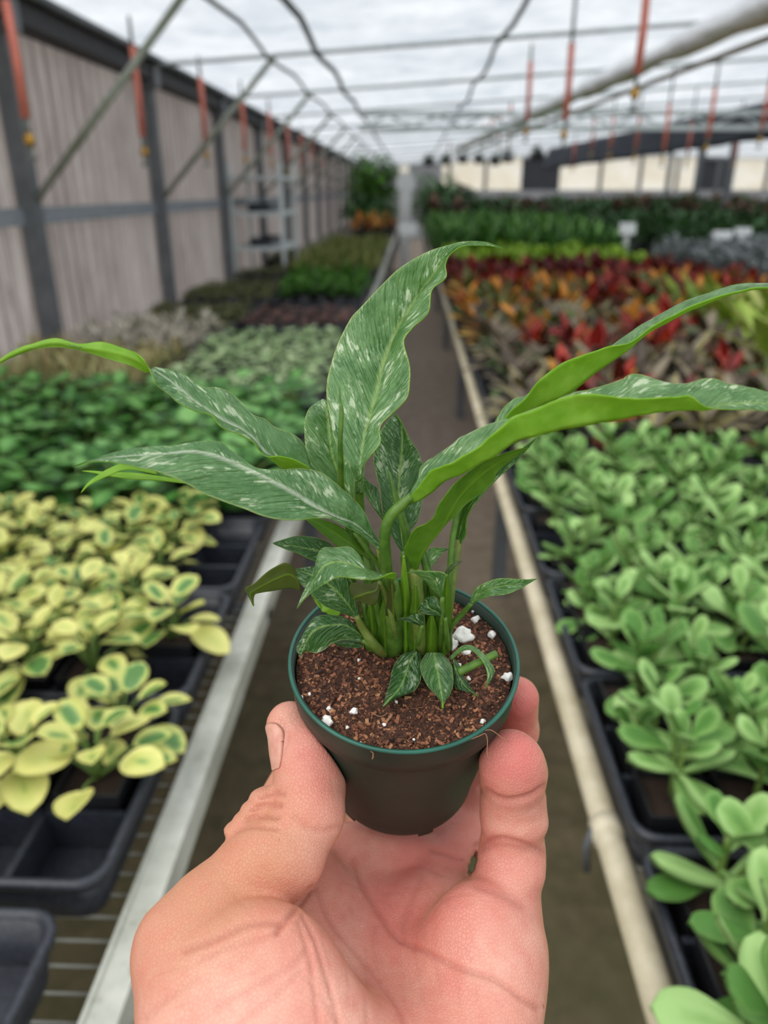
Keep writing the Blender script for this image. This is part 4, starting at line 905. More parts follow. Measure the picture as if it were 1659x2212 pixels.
def bench(name, x0, x1, y0, y1, rail, label, near):
    r = empty(name, (0, 0, 0)); tag(r, label, 'bench')
    if rail == 'flat':
        b = MB(); b.box((x1 - 0.032, y0, BZ - 0.03), (x1, y1, BZ + 0.012)); b.build('rail', M_RAIL, r)
        b = MB(); b.box((x1 - 0.032, y0, BZ + 0.012), (x1 - 0.028, y1, BZ + 0.016)); b.build('rail_lip', M_RAIL, r)
    else:
        b = MB(); b.tube([(x0, y0, BZ), (x0, y1, BZ)], 0.0155, 16); b.build('rail', M_PIPE, r, smooth=True)
        yc = at_z(1312, 1795, BZ)[1]
        cp_ = MB(); cp_.tube([(x0, yc - 0.012, BZ), (x0, yc + 0.012, BZ)], 0.0185, 16); c = cp_.build('coupling', M_PIPE, r, smooth=True)
        cl = MB(); cl.tube([(x0 - 0.017, yc - 0.003, BZ + 0.004), (x0 - 0.022, yc - 0.004, BZ - 0.02), (x0 - 0.018, yc - 0.006, BZ - 0.055)], 0.0045, 8); cl.build('clip', M_STEEL, c, smooth=True)
        b = MB(); b.box((x1 - 0.05, y0, BZ - 0.03), (x1, y1, BZ + 0.012)); b.build('rail', M_RAIL, r)
    y = y0 + 0.5
    while y < y1:
        for x in (x0 + 0.12, x1 - 0.12):
            b = MB(); b.box((x-.025, y-.025, 0), (x+.025, y+.025, BZ - 0.03)); b.build('leg', M_LEG, r)
        y += 2.4
    for y in np.arange(y0 + 0.3, y1, 1.2):
        b = MB(); b.box((x0, y, BZ - 0.035), (x1, y + 0.03, BZ - 0.012)); b.build('cross_bar', M_LEG, r)
    wm = MB().tube([(x0, 0, 0), (x1 - (0.03 if rail == 'flat' else 0), 0, 0)], 0.0018, 5).mesh('wire', M_WIRE, True)
    ys = np.arange(0.02, near, 0.0255)
    for y in ys: link('wire', wm, None, r, (0, float(y), BZ - 0.002))
    b = MB()
    for y in np.arange(near, y1, 0.0255*2): b.box((x0, y, BZ - 0.004), (x1, y + 0.003, BZ - 0.001))
    for x in np.arange(x0 + 0.02, x1, 0.15): b.box((x, y0, BZ - 0.007), (x + 0.003, y1, BZ - 0.0042))
    ob = b.build('wire_mesh', M_WIRE, r); ob['kind'] = 'stuff'
    return r
bench('bench', -1.42, XL, -0.4, 22.0, 'flat', 'wire-topped plant bench with a flat white rail beside the plastic wall', 3.0)
bench('bench', XRP, XRP + 1.72, -0.4, 22.0, 'pipe', 'wire-topped plant bench with a cream pipe rail across the aisle', 3.0)
bench('bench', XRP + 2.2, XRP + 3.9, 3.0, 22.0, 'far', 'second wire-topped bench beyond the pipe-railed one', 3.0)
bench('bench', XRP + 4.4, XRP + 6.1, 6.0, 22.0, 'far', 'third wire-topped bench toward the shade cloth', 6.0)
bench('bench', XRP + 6.6, XRP + 8.3, 9.0, 22.0, 'far', 'fourth wire-topped bench under the far bay', 9.0)

TW, TD, NCX, NCY = 0.54, 0.278, 6, 3
def rr_ring(w, d, r, n=5):
    pts = []
    for cx, cy, a0 in ((w/2-r, d/2-r, 0), (-w/2+r, d/2-r, 90), (-w/2+r, -d/2+r, 180), (w/2-r, -d/2+r, 270)):
        for k in range(n):
            a = math.radians(a0 + 90*k/(n-1)); pts.append((cx + r*math.cos(a), cy + r*math.sin(a)))
    return pts
def ring_loft(rings):
    """rings: list of (w, d, r, z)"""
    b = MB(); vv = []; m = 20
    for w, d, r, z in rings: vv += [(x, y, z) for x, y in rr_ring(w, d, r)]
    ff = [(i*m+j, i*m+(j+1) % m, (i+1)*m+(j+1) % m, (i+1)*m+j) for i in range(len(rings)-1) for j in range(m)]
    b.add(vv, ff); return b
H = TT - BZ
b = ring_loft([(TW-.03, TD-.03, .02, 0.001), (TW-.012, TD-.012, .022, H-.004), (TW-.018, TD-.018, .02, H-.004), (TW-.036, TD-.036, .018, 0.004)])
b.add([(x, y, 0.001) for x, y in rr_ring(TW-.03, TD-.03, .02)], [tuple(range(19, -1, -1))]); b.add([(x, y, 0.004) for x, y in rr_ring(TW-.036, TD-.036, .018)], [tuple(range(20))])
ME_SHELL = b.mesh('shell', M_TRAY, True)
b = ring_loft([(TW-.016, TD-.016, .022, H-.012), (TW-.003, TD-.003, .028, H-.012), (TW, TD, .029, H-.004), (TW-.006, TD-.006, .027, H), (TW-.016, TD-.016, .023, H), (TW-.022, TD-.022, .02, H-.005)])
ME_RIM = b.mesh('rim', M_TRAY, True)
CW, CD = (TW-.03)/NCX, (TD-.03)/NCY
ME_DX = MB().box((-0.0035, -(TD-.03)/2, 0.002), (0.0035, (TD-.03)/2, H-.009)).mesh('divider', M_TRAY)
ME_DY = MB().box((-(TW-.03)/2, -0.0035, 0.002), ((TW-.03)/2, 0.0035, H-.009)).mesh('divider', M_TRAY)
def tray(x, y, label, group, cells=True, rz=0.0, dz=0.0):
    r = empty('tray', (x, y, BZ + dz), rz); tag(r, label, 'tray', group)
    s = link('shell', ME_SHELL, None, r); link('rim', ME_RIM, None, r)
    if cells:
        for i in range(1, NCX): link('divider', ME_DX, None, r, (-(TW-.03)/2 + i*CW, 0, 0))
        for j in range(1, NCY): link('divider', ME_DY, None, r, (0, -(TD-.03)/2 + j*CD, 0))
    return r
def cell_xy(x, y, i, j, side):
    """i counted from the aisle, j from the front"""
    cx = ((TW-.03)/2 - (i+.5)*CW) * (1 if side == 'L' else -1)
    return x + cx, y - (TD-.03)/2 + (j+.5)*CD
# ------------------------------------------------------------------ nursery plants
def leafmesh(name, L, W, mat, prof='oval', cup=0.15, bend=0.4, thick=0.0004, n=7, m=4, tip=0.0, fold=0.0, fat=0.0):
    """a leaf along +Y from the origin, face up; real thickness; uv = (-1..1 across, 0..1 along)"""
    top = []; uv = []
    for i in range(n+1):
        v = i/n
        if prof == 'oval': w = math.sin(math.pi*min(1, v*0.97 + 0.03))**0.62
        elif prof == 'point': w = (math.sin(math.pi*min(1, v**0.75)))**0.8*(1-0.25*v)
        elif prof == 'paddle': u = min(1, v/0.66); w = (0.22 + 0.78*u*u*(3-2*u))*math.sqrt(max(0, 1 - max(0, (v-0.60)/0.40)**2))
        elif prof == 'strap': w = (1 - v**4)*(0.55 + 0.45*min(1, v*3))
        w = max(w, 0.02)*W/2; a = bend*v; y = L*(math.sin(a)/bend if abs(bend) > 1e-3 else v); z = -L*((1-math.cos(a))/bend if abs(bend) > 1e-3 else 0)
        for j in range(2*m+1):
            s = -1 + j/m; top.append((s*w, y, z + cup*W*(s*s - 0.3)*w/(W/2) + fold*abs(s)*w)); uv.append((s, v))
    q = 2*m+1; k = len(top)
    def th(i): 
        s, v = uv[i]; return thick + fat*math.sqrt(max(0, 1 - s*s))*math.sqrt(max(0, min(1, 4*v*(1-v)+.25)))
    V = [(x, y, z + th(i)/2*(1 if fat else 0)) for i, (x, y, z) in enumerate(top)] + [(x, y, z - th(i)*(0.5 if fat else 1)) for i, (x, y, z) in enumerate(top)]
    F1 = [(i*q+j, i*q+j+1, (i+1)*q+j+1, (i+1)*q+j) for i in range(n) for j in range(2*m)]
    F2 = [tuple(k+a for a in f[::-1]) for f in F1]
    rim_ = [i*q for i in range(n+1)] + [n*q+j for j in range(1, q)] + [i*q+q-1 for i in range(n-1, -1, -1)] + [j for j in range(q-2, 0, -1)]
    F3 = [(b_, a, a+k, b_+k) for a, b_ in zip(rim_, rim_[1:]+rim_[:1])]
    me = bpy.data.meshes.new(name); me.from_pydata(V, [], F1+F2+F3)
    if mat: me.materials.append(mat)
    me.polygons.foreach_set('use_smooth', [True]*len(me.polygons))
    li = np.zeros(len(me.loops), np.int32); me.loops.foreach_get('vertex_index', li)
    me.uv_layers.new(name='leaf').data.foreach_set('uv', np.tile(np.array(uv), (2, 1))[li].astype(np.float32).ravel()); me.update()
    return me
def leaf_uvmat(name, stops_edge, rough=0.35, transl=0.2, jitter=0.35, nscale=60, spec=0.5, isl=False, rib=None, wid=0.5):
    """colour from centre (0) to margin (1), ragged by noise; rib = colour of a stripe along the middle"""
    t = NT(name); uv = t.n('UVMap', uv_map='leaf').outputs[0]; s = t.n('SeparateXYZ', {0: uv})
    ab = t.math('ABSOLUTE', s.outputs[0]); vv = t.math('ABSOLUTE', t.math('MULTIPLY_ADD', s.outputs[1], 2.0, -1.0))
    e = t.math('MAXIMUM', ab, t.math('POWER', vv, 2.0))
    n = t.noise(nscale, 3, 0.6, t.obj()); r = t.n('NewGeometry').outputs['Random Per Island'] if isl else t.rand()
    f = t.math('ADD', t.math('ADD', e, t.math('MULTIPLY', t.math('SUBTRACT', n, 0.5), wid)), t.math('MULTIPLY', t.math('SUBTRACT', r, 0.5), jitter*2), clamp=True)
    col = t.ramp(f, stops_edge)
    if rib: col = t.mix(t.math('MULTIPLY', t.ramp(ab, [(0.10, (1, 1, 1)), (0.3, (0, 0, 0))]), 0.9), col, rgba(rib))
    p = t.pbr(col, rough, 0.0, t.bump(n, 0.2, 0.002)); p.inputs['Specular IOR Level'].default_value = spec
    tr = t.n('BsdfTranslucent', {'Color': col})
    return t.done(t.n('MixShader', {0: transl, 1: p, 2: tr}))
def islmat(name, cols, rough=0.45, transl=0.2):
    t = NT(name); r = t.n('NewGeometry').outputs['Random Per Island']; n = t.noise(70, 3, 0.6, t.obj())
    f = t.math('ADD', r, t.math('MULTIPLY', t.math('SUBTRACT', n, 0.5), 0.25), clamp=True)
    k = len(cols); col = t.ramp(f, [(i/(k-1) if k > 1 else 0, rgba(c)) for i, c in enumerate(cols)])
    if k > 5: col.node.color_ramp.interpolation = 'CONSTANT'
    p = t.pbr(col, rough); tr = t.n('BsdfTranslucent', {'Color': col})
    return t.done(t.n('MixShader', {0: transl, 1: p, 2: tr}))
M_VAR = leaf_uvmat('variegated_peperomia', [(0.0, rgba((88, 134, 66))), (0.18, rgba((132, 168, 88))), (0.36, rgba((206, 212, 118))), (1.0, rgba((234, 230, 140)))], jitter=0.45, transl=0.15, nscale=45, wid=0.9)
M_PEP = leaf_uvmat('green_peperomia', [(0.0, rgba((124, 178, 98))), (0.5, rgba((80, 138, 56))), (1.0, rgba((40, 92, 26)))], rough=0.35, transl=0.15, jitter=0.7, spec=0.35)
M_JADE = leaf_uvmat('jade_leaf', [(0.0, rgba((82, 128, 58))), (0.5, rgba((122, 164, 88))), (1.0, rgba((160, 196, 122)))], rough=0.45, transl=0.06, jitter=0.75, spec=0.22)
M_PSTEM = plain('plant_stem', (112, 140, 66), 0.5)
M_POTB = plain('black_pot', (30, 31, 34), 0.45); M_PLUG = plain('potting_mix', (62, 44, 33), 0.9, 0, 0.25, 300, bump=0.8)
POTW = 0.072
def potmesh():
    b = MB(); h = 0.066; w1, w0 = POTW/2, POTW/2*0.8
    def ring(w, z): return [(-w, -w, z), (w, -w, z), (w, w, z), (-w, w, z)]
    vv = ring(w0, 0.0) + ring(w1, h) + ring(w1 - 0.003, h) + ring(w1 - 0.005, h - 0.012)
    ff = [(3, 2, 1, 0)] + [(i*4+j, i*4+(j+1) % 4, (i+1)*4+(j+1) % 4, (i+1)*4+j) for i in range(3) for j in range(4)]
    b.add(vv, ff); return b
ME_POT = potmesh().mesh('pot', M_POTB)
b = MB(); w = POTW/2 - 0.005; vv = []
for i in range(7):
    for j in range(7):
        x, y = -w + 2*w*i/6, -w + 2*w*j/6; vv.append((x, y, 0.055 + 0.003*mnoise.noise(Vector((x*90, y*90, 1)))))
b.add(vv, [(i*7+j, (i+1)*7+j, (i+1)*7+j+1, i*7+j+1) for i in range(6) for j in range(6)]); ME_PLUG = b.mesh('soil', M_PLUG, True)

def frame(org, az, el, roll, s):
    """leaf matrix: +Y goes out along azimuth az, raised by el"""
    return Matrix.Translation(org) @ Matrix.Rotation(az, 4, 'Z') @ Matrix.Rotation(el, 4, 'X') @ Matrix.Rotation(roll, 4, 'Y') @ Matrix.Scale(s, 4)
def pep_layout(r, nl, h):
    """leaves of a bushy peperomia: (matrix, leaf index) plus stem segments"""
    out = []; stems = []
    for i in range(nl):
        az = i*2.399 + r.uniform(-.4, .4); k = i/nl
        hh = 0.058 + h*(0.25 + 0.75*k)*r.uniform(.8, 1.1); rad = (0.012 + 0.03*(1-k))*r.uniform(.7, 1.2)
        org = Vector((-math.sin(az)*rad, math.cos(az)*rad, hh)); el = (0.05 + 0.75*k + r.uniform(-.25, .25))
        out.append((frame(org, az, el, r.uniform(-.3, .3), r.uniform(.75, 1.15)*(1.0 - 0.25*k)), r.randrange(3)))
        stems.append([(0, 0, 0.052), (-math.sin(az)*rad*.5, math.cos(az)*rad*.5, 0.052 + (hh-.052)*.7), tuple(org)])
    return out, stems
def jade_layout(r, nb, h):
    out = []; stems = []
    for bnum in range(nb):
        a = bnum*2.4 + r.uniform(-.5, .5); bx, by = (0.016*math.cos(a), 0.016*math.sin(a)) if bnum else (0, 0)
        H_ = 0.058 + h*r.uniform(.65, 1.1); topx, topy = bx*1.9, by*1.9
        stems.append([(bx*.4, by*.4, 0.05), (bx, by, (0.05+H_)/2), (topx, topy, H_)])
        for lv in range(4):
            zz = H_ - lv*0.017*r.uniform(.8, 1.2); 
            if zz < 0.058: continue
            for q in range(2):
                az = a + lv*math.pi/2 + q*math.pi + r.uniform(-.35, .35); k = max(0, (zz-.05)/(H_-.05))
                org = Vector((bx + (topx-bx)*k - math.sin(az)*.003, by + (topy-by)*k + math.cos(az)*.003, zz))
                out.append((frame(org, az, 1.05 - 0.30*lv + r.uniform(-.25, .25), r.uniform(-.5, .5), (0.62 + 0.16*lv)*r.uniform(.85, 1.15)), r.randrange(3)))
    return out, stems
VARL = [leafmesh('leaf', L, W, M_VAR, 'oval', c, bd) for L, W, c, bd in ((.052, .040, .12, .5), (.048, .034, .18, .3), (.056, .042, .05, .7))]
PEPL = [leafmesh('leaf', L, W, M_PEP, 'oval', c, bd) for L, W, c, bd in ((.058, .052, -.10, .5), (.052, .046, .10, .6), (.062, .055, -.06, .8))]
JADL = [leafmesh('leaf', L, W, M_JADE, 'paddle', c, bd, fat=f, n=12, m=3) for L, W, c, bd, f in ((.058, .031, .05, .25, .0085), (.052, .029, .03, .1, .008), (.064, .034, .06, -.15, .009))]
def stemmesh(stems, rad):
    b = MB()
    for s in stems: b.tube(spline(s, 3), rad, 5)
    return b.mesh('stems', M_PSTEM, True)
def variants(fn, args, rad, seeds):
    res = []
    for s in seeds:
        ml, st = fn(random.Random(s), *args); res.append((ml, stemmesh(st, rad)))
    return res
V_VAR = variants(pep_layout, (13, 0.06), .0016, range(5)); V_PEP = variants(pep_layout, (10, 0.06), .0016, range(10, 15)); V_JADE = variants(jade_layout, (2, 0.075), .0032, range(20, 26))
def place(name, label, cat, group, x, y, variant, leaves, rz, s=1.0, z=None, pots=True):
    e = empty(name, (x, y, BZ + 0.005 if z is None else z), rz); e.scale = (s, s, s); tag(e, label, cat, group)
    if pots: link('pot', ME_POT, None, e, rot=(0, 0, -rz), scale=(1/s,)*3); link('soil', ME_PLUG, None, e, rot=(0, 0, -rz), scale=(1/s,)*3)
    ml, sm = variant; link('stems', sm, None, e)
    for mt, li in ml:
        o = link('leaf', leaves[li], None, e); o.matrix_local = mt
    return e
ROW = ['front', 'middle', 'back']
rp = random.Random(42)
def fill(x, y, side, kind, tray_name, skip=None, s=1.0, mx=330):
    for i in range(NCX):
        for j in range(NCY):
            if skip and skip(i, j): continue
            cx, cy = cell_xy(x, y, i, j, side)
            if not in_view((cx, cy, 0.9), mx, 350): continue
            place_label = f'{ORD[i]} from aisle, {ROW[j]} row, {tray_name}'
            sc = s*rp.uniform(.85, 1.12)
            if kind == 'var': place('variegated_peperomia', f'cream-edged peperomia, {place_label}', 'plant', 'variegated peperomias', cx, cy, rp.choice(V_VAR), VARL, rp.uniform(0, 6.28), sc)
            elif kind == 'pep': place('green_peperomia', f'round-leaved green peperomia, {place_label}', 'plant', 'green peperomias', cx, cy, rp.choice(V_PEP), PEPL, rp.uniform(0, 6.28), sc)
            elif kind == 'jade': place('jade_plant', f'paddle-leaved jade plant, {place_label}', 'plant', 'jade plants', cx, cy, rp.choice(V_JADE), JADL, rp.uniform(0, 6.28), sc)
TCL = TXL - TW/2; TCR = TXR + TW/2; PITCH = 0.282
YL0 = at_z(394, 1922, TT)[1] + TD/2                       # centre of the first full tray on the white-railed bench
tl = lambda k: YL0 + PITCH*k
tray(at_z(150, 1960, TT)[0] - TW/2, tl(-1) - 0.02, 'empty black tray without cells at the front of the white-railed bench', 'trays on the white-railed bench', cells=False, dz=0.004)
names = ['front tray', 'second tray', 'third tray', 'fourth tray', 'fifth tray', 'sixth tray']
def vn(k): return f'{names[k]} on white-railed bench'
tray(TCL, tl(0), 'half-empty black cell tray with a few cream-edged peperomias, front of the white-railed bench', 'trays on the white-railed bench')
fill(TCL, tl(0), 'L', 'var', vn(0), skip=lambda i, j: j == 0 or (j == 2 and i == 1) or (j == 1 and i == 0 and False) , s=1.05)
for k in (1, 2):
    tray(TCL, tl(k), f'black cell tray full of cream-edged peperomias, {ORD[k]} on the white-railed bench', 'trays on the white-railed bench')
    fill(TCL, tl(k), 'L', 'var', vn(k), skip=lambda i, j: (i == 0 and rp.random() < .45), s=1.0)
for k in (3, 4, 5):
    tray(TCL, tl(k), f'black cell tray of green round-leaved peperomias, {ORD[k]} on the white-railed bench', 'trays on the white-railed bench')
    fill(TCL, tl(k), 'L', 'pep', vn(k), s=1.22)
    tray(TCL - TW - .005, tl(k), f'black cell tray of green peperomias against the plastic wall, {ORD[k-3]} of three', 'trays on the white-railed bench')
    fill(TCL - TW - .005, tl(k), 'L', 'pep', f'wall-side tray beside the {names[k]}', s=1.22)
tray(TCL - TW - .005, tl(2), 'black cell tray of green peperomias on the wall side in front', 'trays on the white-railed bench'); fill(TCL - TW - .005, tl(2), 'L', 'pep', 'frontmost wall-side tray', s=1.0)
# pipe-railed bench: jade plants
YR0 = at_z(1120, 1000, TT)[1] - TD/2
tr_ = lambda k: YR0 - PITCH*k
for k in range(6):
    tray(TCR, tr_(k), f'black cell tray of jade plants on the pipe-railed bench, {ORD[k]} from the brown plants', 'trays of jade plants')
    fill(TCR, tr_(k), 'R', 'jade', f'{ORD[k]} jade tray from brown plants', s=1.0 + (.12 if k > 2 else 0), skip=lambda i, j: k < 2 and i == 0 and j == 1 and rp.random() < .4, mx=260)
    if k < 3:
        tray(TCR + TW + .005, tr_(k), f'black cell tray of jade plants set in behind the {ORD[k]} jade tray', 'trays of jade plants')
        fill(TCR + TW + .005, tr_(k), 'R', 'jade', f'inner tray beside {ORD[k]} jade tray', mx=200)

# ---- plants farther off: one mesh each, a few shapes per kind
def clump(name, r, nl, L, W, prof, mat, h, spread, el0, el1, pot=True, **kw):
    lm = leafmesh('tmp', L, W, None, prof, n=5, m=2, **kw); vs0 = np.array([v.co for v in lm.vertices]); fs = [tuple(p.vertices) for p in lm.polygons]; uv0 = [tuple(d.uv) for d in lm.uv_layers[0].data]
    V = []; F = []; UV = []; MI = []
    for i in range(nl):
        az = i*2.399 + r.uniform(-.5, .5); k = (i+.5)/nl; rad = spread*math.sqrt(1-k)*r.uniform(.5, 1.1)
        mt = frame(Vector((-math.sin(az)*rad, math.cos(az)*rad, 0.055 + h*(0.15+.85*k)*r.uniform(.75, 1.1))), az, el0 + (el1-el0)*k + r.uniform(-.25, .25), r.uniform(-.4, .4), r.uniform(.75, 1.15))
        A = np.array(mt); q = vs0 @ A[:3, :3].T + A[:3, 3]; base = len(V); V += [tuple(p) for p in q]; F += [tuple(base + a for a in f) for f in fs]; UV += uv0; MI += [0]*len(fs)
    bpy.data.meshes.remove(lm)
    if pot:
        for src, mi in ((potmesh(), 1),):
            base = len(V); V += src.v; F += [tuple(base+a for a in f) for f in src.f]; UV += [(0, 0)]*sum(len(f) for f in src.f); MI += [mi]*len(src.f)
    me = bpy.data.meshes.new(name); me.from_pydata(V, [], F); me.materials.append(mat); me.materials.append(M_POTB)
    me.polygons.foreach_set('material_index', MI); me.polygons.foreach_set('use_smooth', [True]*len(F))
    me.uv_layers.new(name='leaf').data.foreach_set('uv', np.array(UV, np.float32).ravel()); me.update(); return me
rc = random.Random(5)
M_PALE = islmat('pale_leaf', [(136, 166, 112), (166, 192, 138), (190, 210, 162), (152, 180, 122)], transl=.15)
M_WHITEF = islmat('beige_fluff', [(176, 166, 148), (212, 204, 188), (232, 226, 212)])
M_CACT = islmat('spiny_yellow', [(140, 148, 88), (180, 180, 120), (212, 204, 150), (176, 146, 100)])
M_PINK = islmat('pink_sedum', [(120, 78, 78), (146, 98, 92), (108, 92, 70), (160, 116, 104)])
M_OLIVE = islmat('olive_sedum', [(104, 110, 56), (128, 132, 70), (88, 92, 50)])
M_BRIGHT = islmat('bright_green', [(70, 124, 34), (96, 156, 44), (54, 100, 32), (120, 170, 66)])
M_YGRASS = islmat('yellow_green', [(120, 130, 56), (150, 158, 78), (98, 116, 48), (168, 168, 100)])
M_BROWN = leaf_uvmat('brown_rosette', [(0.0, rgba((66, 58, 42))), (0.5, rgba((102, 92, 72))), (1.0, rgba((142, 132, 108)))], isl=True, jitter=.6, rib=(176, 166, 84), transl=.1)
M_BROWN2 = islmat('brown_mottle', [(72, 60, 46), (118, 104, 86), (84, 104, 56), (144, 132, 110), (104, 46, 36), (60, 78, 42)])
M_CROT = islmat('croton', [(150, 34, 28), (214, 110, 50), (96, 24, 22), (226, 168, 66), (70, 104, 46), (176, 56, 40), (52, 84, 40), (232, 180, 90), (120, 30, 28)])
M_CROTD = islmat('dark_red_leaf', [(96, 22, 24), (140, 34, 32), (170, 56, 40), (66, 40, 30), (58, 84, 40), (120, 26, 28)])
M_CROTY = islmat('orange_croton', [(232, 160, 66), (96, 116, 52), (240, 196, 96), (200, 84, 48), (76, 104, 48), (236, 140, 90), (216, 206, 96)])
M_LIME = islmat('lime_leaf', [(150, 190, 40), (176, 208, 60), (132, 172, 34)], transl=.3)
M_SILV = islmat('silver_leaf', [(128, 136, 134), (160, 168, 166), (104, 110, 108), (184, 190, 188)])
M_DGREEN = islmat('dark_green', [(44, 82, 38), (60, 104, 48), (84, 130, 66), (38, 66, 34)])
M_DRED = islmat('dusky_leaf', [(76, 56, 46), (104, 52, 46), (60, 78, 46), (96, 102, 68), (136, 72, 58)])
M_MIDG = islmat('mid_green', [(76, 130, 50), (100, 154, 66), (62, 108, 44), (124, 172, 86)])
M_YELB = islmat('yellow_green_broad', [(140, 180, 40), (170, 196, 70), (112, 158, 36), (214, 214, 110), (196, 206, 150)], transl=.3)
KINDS = {
 'pale': ('pale_creeper', M_PALE, dict(nl=26, L=.024, W=.02, prof='oval', h=.05, spread=.045, el0=0, el1=.7), 'pale green small-leaved plant'),
 'fluff': ('woolly_plant', M_WHITEF, dict(nl=30, L=.035, W=.012, prof='point', h=.08, spread=.045, el0=.2, el1=1.3), 'woolly beige plant'),
 'cact': ('spiny_plant', M_CACT, dict(nl=30, L=.06, W=.008, prof='strap', h=.05, spread=.03, el0=.3, el1=1.4), 'spiny yellowish plant'),
 'pink': ('pink_sedum', M_PINK, dict(nl=30, L=.018, W=.014, prof='oval', h=.025, spread=.045, el0=.1, el1=.8), 'low dusky pink sedum'),
 'olive': ('olive_sedum', M_OLIVE, dict(nl=30, L=.022, W=.012, prof='point', h=.03, spread=.045, el0=.1, el1=.9), 'low olive sedum'),
 'bright': ('leafy_green_plant', M_BRIGHT, dict(nl=22, L=.05, W=.026, prof='point', h=.07, spread=.03, el0=.3, el1=1.2), 'bright green leafy plant'),
 'ygrass': ('grassy_plant', M_YGRASS, dict(nl=26, L=.09, W=.010, prof='strap', h=.02, spread=.03, el0=.5, el1=1.4), 'yellow-green grassy plant'),
 'brown': ('brown_rosette', M_BROWN, dict(nl=13, L=.085, W=.034, prof='point', h=.04, spread=.018, el0=.1, el1=1.1), 'brown yellow-striped rosette'),
 'mottle': ('mottled_plant', M_BROWN2, dict(nl=18, L=.06, W=.03, prof='point', h=.06, spread=.03, el0=.0, el1=1.0), 'mottled brown and grey plant'),
 'croton': ('croton', M_CROT, dict(nl=18, L=.075, W=.036, prof='point', h=.08, spread=.03, el0=.2, el1=1.2), 'red and green croton'),
 'crotond': ('croton', M_CROTD, dict(nl=20, L=.07, W=.036, prof='point', h=.09, spread=.03, el0=.3, el1=1.2), 'deep red croton'),
 'crotony': ('croton', M_CROTY, dict(nl=18, L=.07, W=.036, prof='point', h=.07, spread=.03, el0=.2, el1=1.2), 'orange and yellow croton'),
 'lime': ('lime_plant', M_LIME, dict(nl=24, L=.05, W=.03, prof='oval', h=.08, spread=.045, el0=.1, el1=.9), 'lime green bushy plant'),
 'silver': ('silver_plant', M_SILV, dict(nl=30, L=.045, W=.026, prof='oval', h=.10, spread=.055, el0=.0, el1=1.0), 'silver-grey plant'),
 'dgreen': ('dark_green_plant', M_DGREEN, dict(nl=24, L=.07, W=.04, prof='point', h=.12, spread=.05, el0=.1, el1=1.1), 'dark green leafy plant'),
 'dred': ('dusky_plant', M_DRED, dict(nl=24, L=.07, W=.04, prof='point', h=.12, spread=.05, el0=.1, el1=1.1), 'dusky red-brown plant'),
 'midg': ('mid_green_plant', M_MIDG, dict(nl=26, L=.08, W=.022, prof='strap', h=.08, spread=.04, el0=.3, el1=1.3), 'mid green strappy plant'),
 'yelb': ('broad_yellow_plant', M_YELB, dict(nl=14, L=.13, W=.05, prof='point', h=.10, spread=.03, el0=.3, el1=1.2), 'yellow-green broad-leaved plant'),
}
TPL = {k: [clump(v[0], rc, mat=v[1], name_=None, **v[2]) if False else clump(v[0], rc, v[2]['nl'], v[2]['L'], v[2]['W'], v[2]['prof'], v[1], v[2]['h'], v[2]['spread'], v[2]['el0'], v[2]['el1']) for _ in range(4)] for k, v in KINDS.items()}
COUNT = {}
def one(kind, x, y, s, where, pos='', z=None):
    me = rc.choice(TPL[kind]); nm, _, _, lb = KINDS[kind]
    o = link(nm, me, None, None, (x, y, BZ + 0.004 if z is None else z), (0, 0, rc.uniform(0, 6.28)), (s, s, s)); COUNT[kind] = COUNT.get(kind, 0) + 1
    tag(o, f'{lb} {where}{pos}', 'plant', f'{lb}s {where}'); return o
def plot(kind, x0, x1, y0, y1, step, s, where, jit=.25, sel=None, trays=True):
    """a block of pots of one kind (or a mix) standing close together"""
    ks = kind if isinstance(kind, (list, tuple)) else [kind]
    for ri, y in enumerate(np.arange(y0 + step/2, y1, step)):
        for ci, x in enumerate(np.arange(x0 + step/2, x1, step) if x0 > -.2 else np.arange(x1 - step/2, x0, -step)):
            xx, yy = x + rc.uniform(-jit, jit)*step*.6, y + rc.uniform(-jit, jit)*step*.6
            if sel and not sel(xx, yy): continue
            if not in_view((xx, yy, .9), 120, 100): continue
            one(rc.choice(ks), xx, yy, s*rc.uniform(.85, 1.15), where, f', {ORD[ci]} from aisle, {ORD[ri]} row back')
def row_trays(xc, y0, n, what, side_group):
    for k in range(n):
        if in_view((xc, y0 + PITCH*k, .82), 300, 100): tray(xc, y0 + PITCH*k, f'black cell tray of {what}, {ORD[k]} of its row', side_group, cells=(y0 + PITCH*k < 4.5))
# white-railed bench, farther on
LA, LB = TCL, TCL - TW - .005
row_trays(LA, tl(6), 4, 'pale green creepers on the aisle side', 'trays on the white-railed bench'); plot('pale', LA-.26, LA+.26, tl(6)-.14, tl(9)+.10, .088, 1.05, 'behind the green peperomias')
row_trays(LB, tl(6), 4, 'spiny and woolly plants by the plastic wall', 'trays on the white-railed bench')
plot('cact', LB-.27, LB+.27, tl(6)-.14, tl(7)+.14, .095, 1.15, 'by the plastic wall'); plot('fluff', LB-.27, LB+.27, tl(8)-.14, tl(9)+.2, .1, 1.15, 'by the plastic wall')
row_trays(LA, tl(11), 2, 'dusky pink sedums', 'trays on the white-railed bench'); plot('pink', LA-.26, LA+.26, tl(11)-.13, tl(12)+.13, .088, 1, 'past the gap in the trays')
row_trays(LB, tl(10), 3, 'olive sedums by the wall', 'trays on the white-railed bench'); plot('olive', LB-.26, LB+.26, tl(10)-.13, tl(12)+.13, .088, 1.1, 'by the plastic wall')
row_trays(LB, tl(14), 3, 'small olive sedums farther along the wall', 'trays on the white-railed bench'); plot('olive', LB-.26, LB+.26, tl(14)-.13, tl(16)+.13, .088, 1.1, 'farther along the plastic wall')
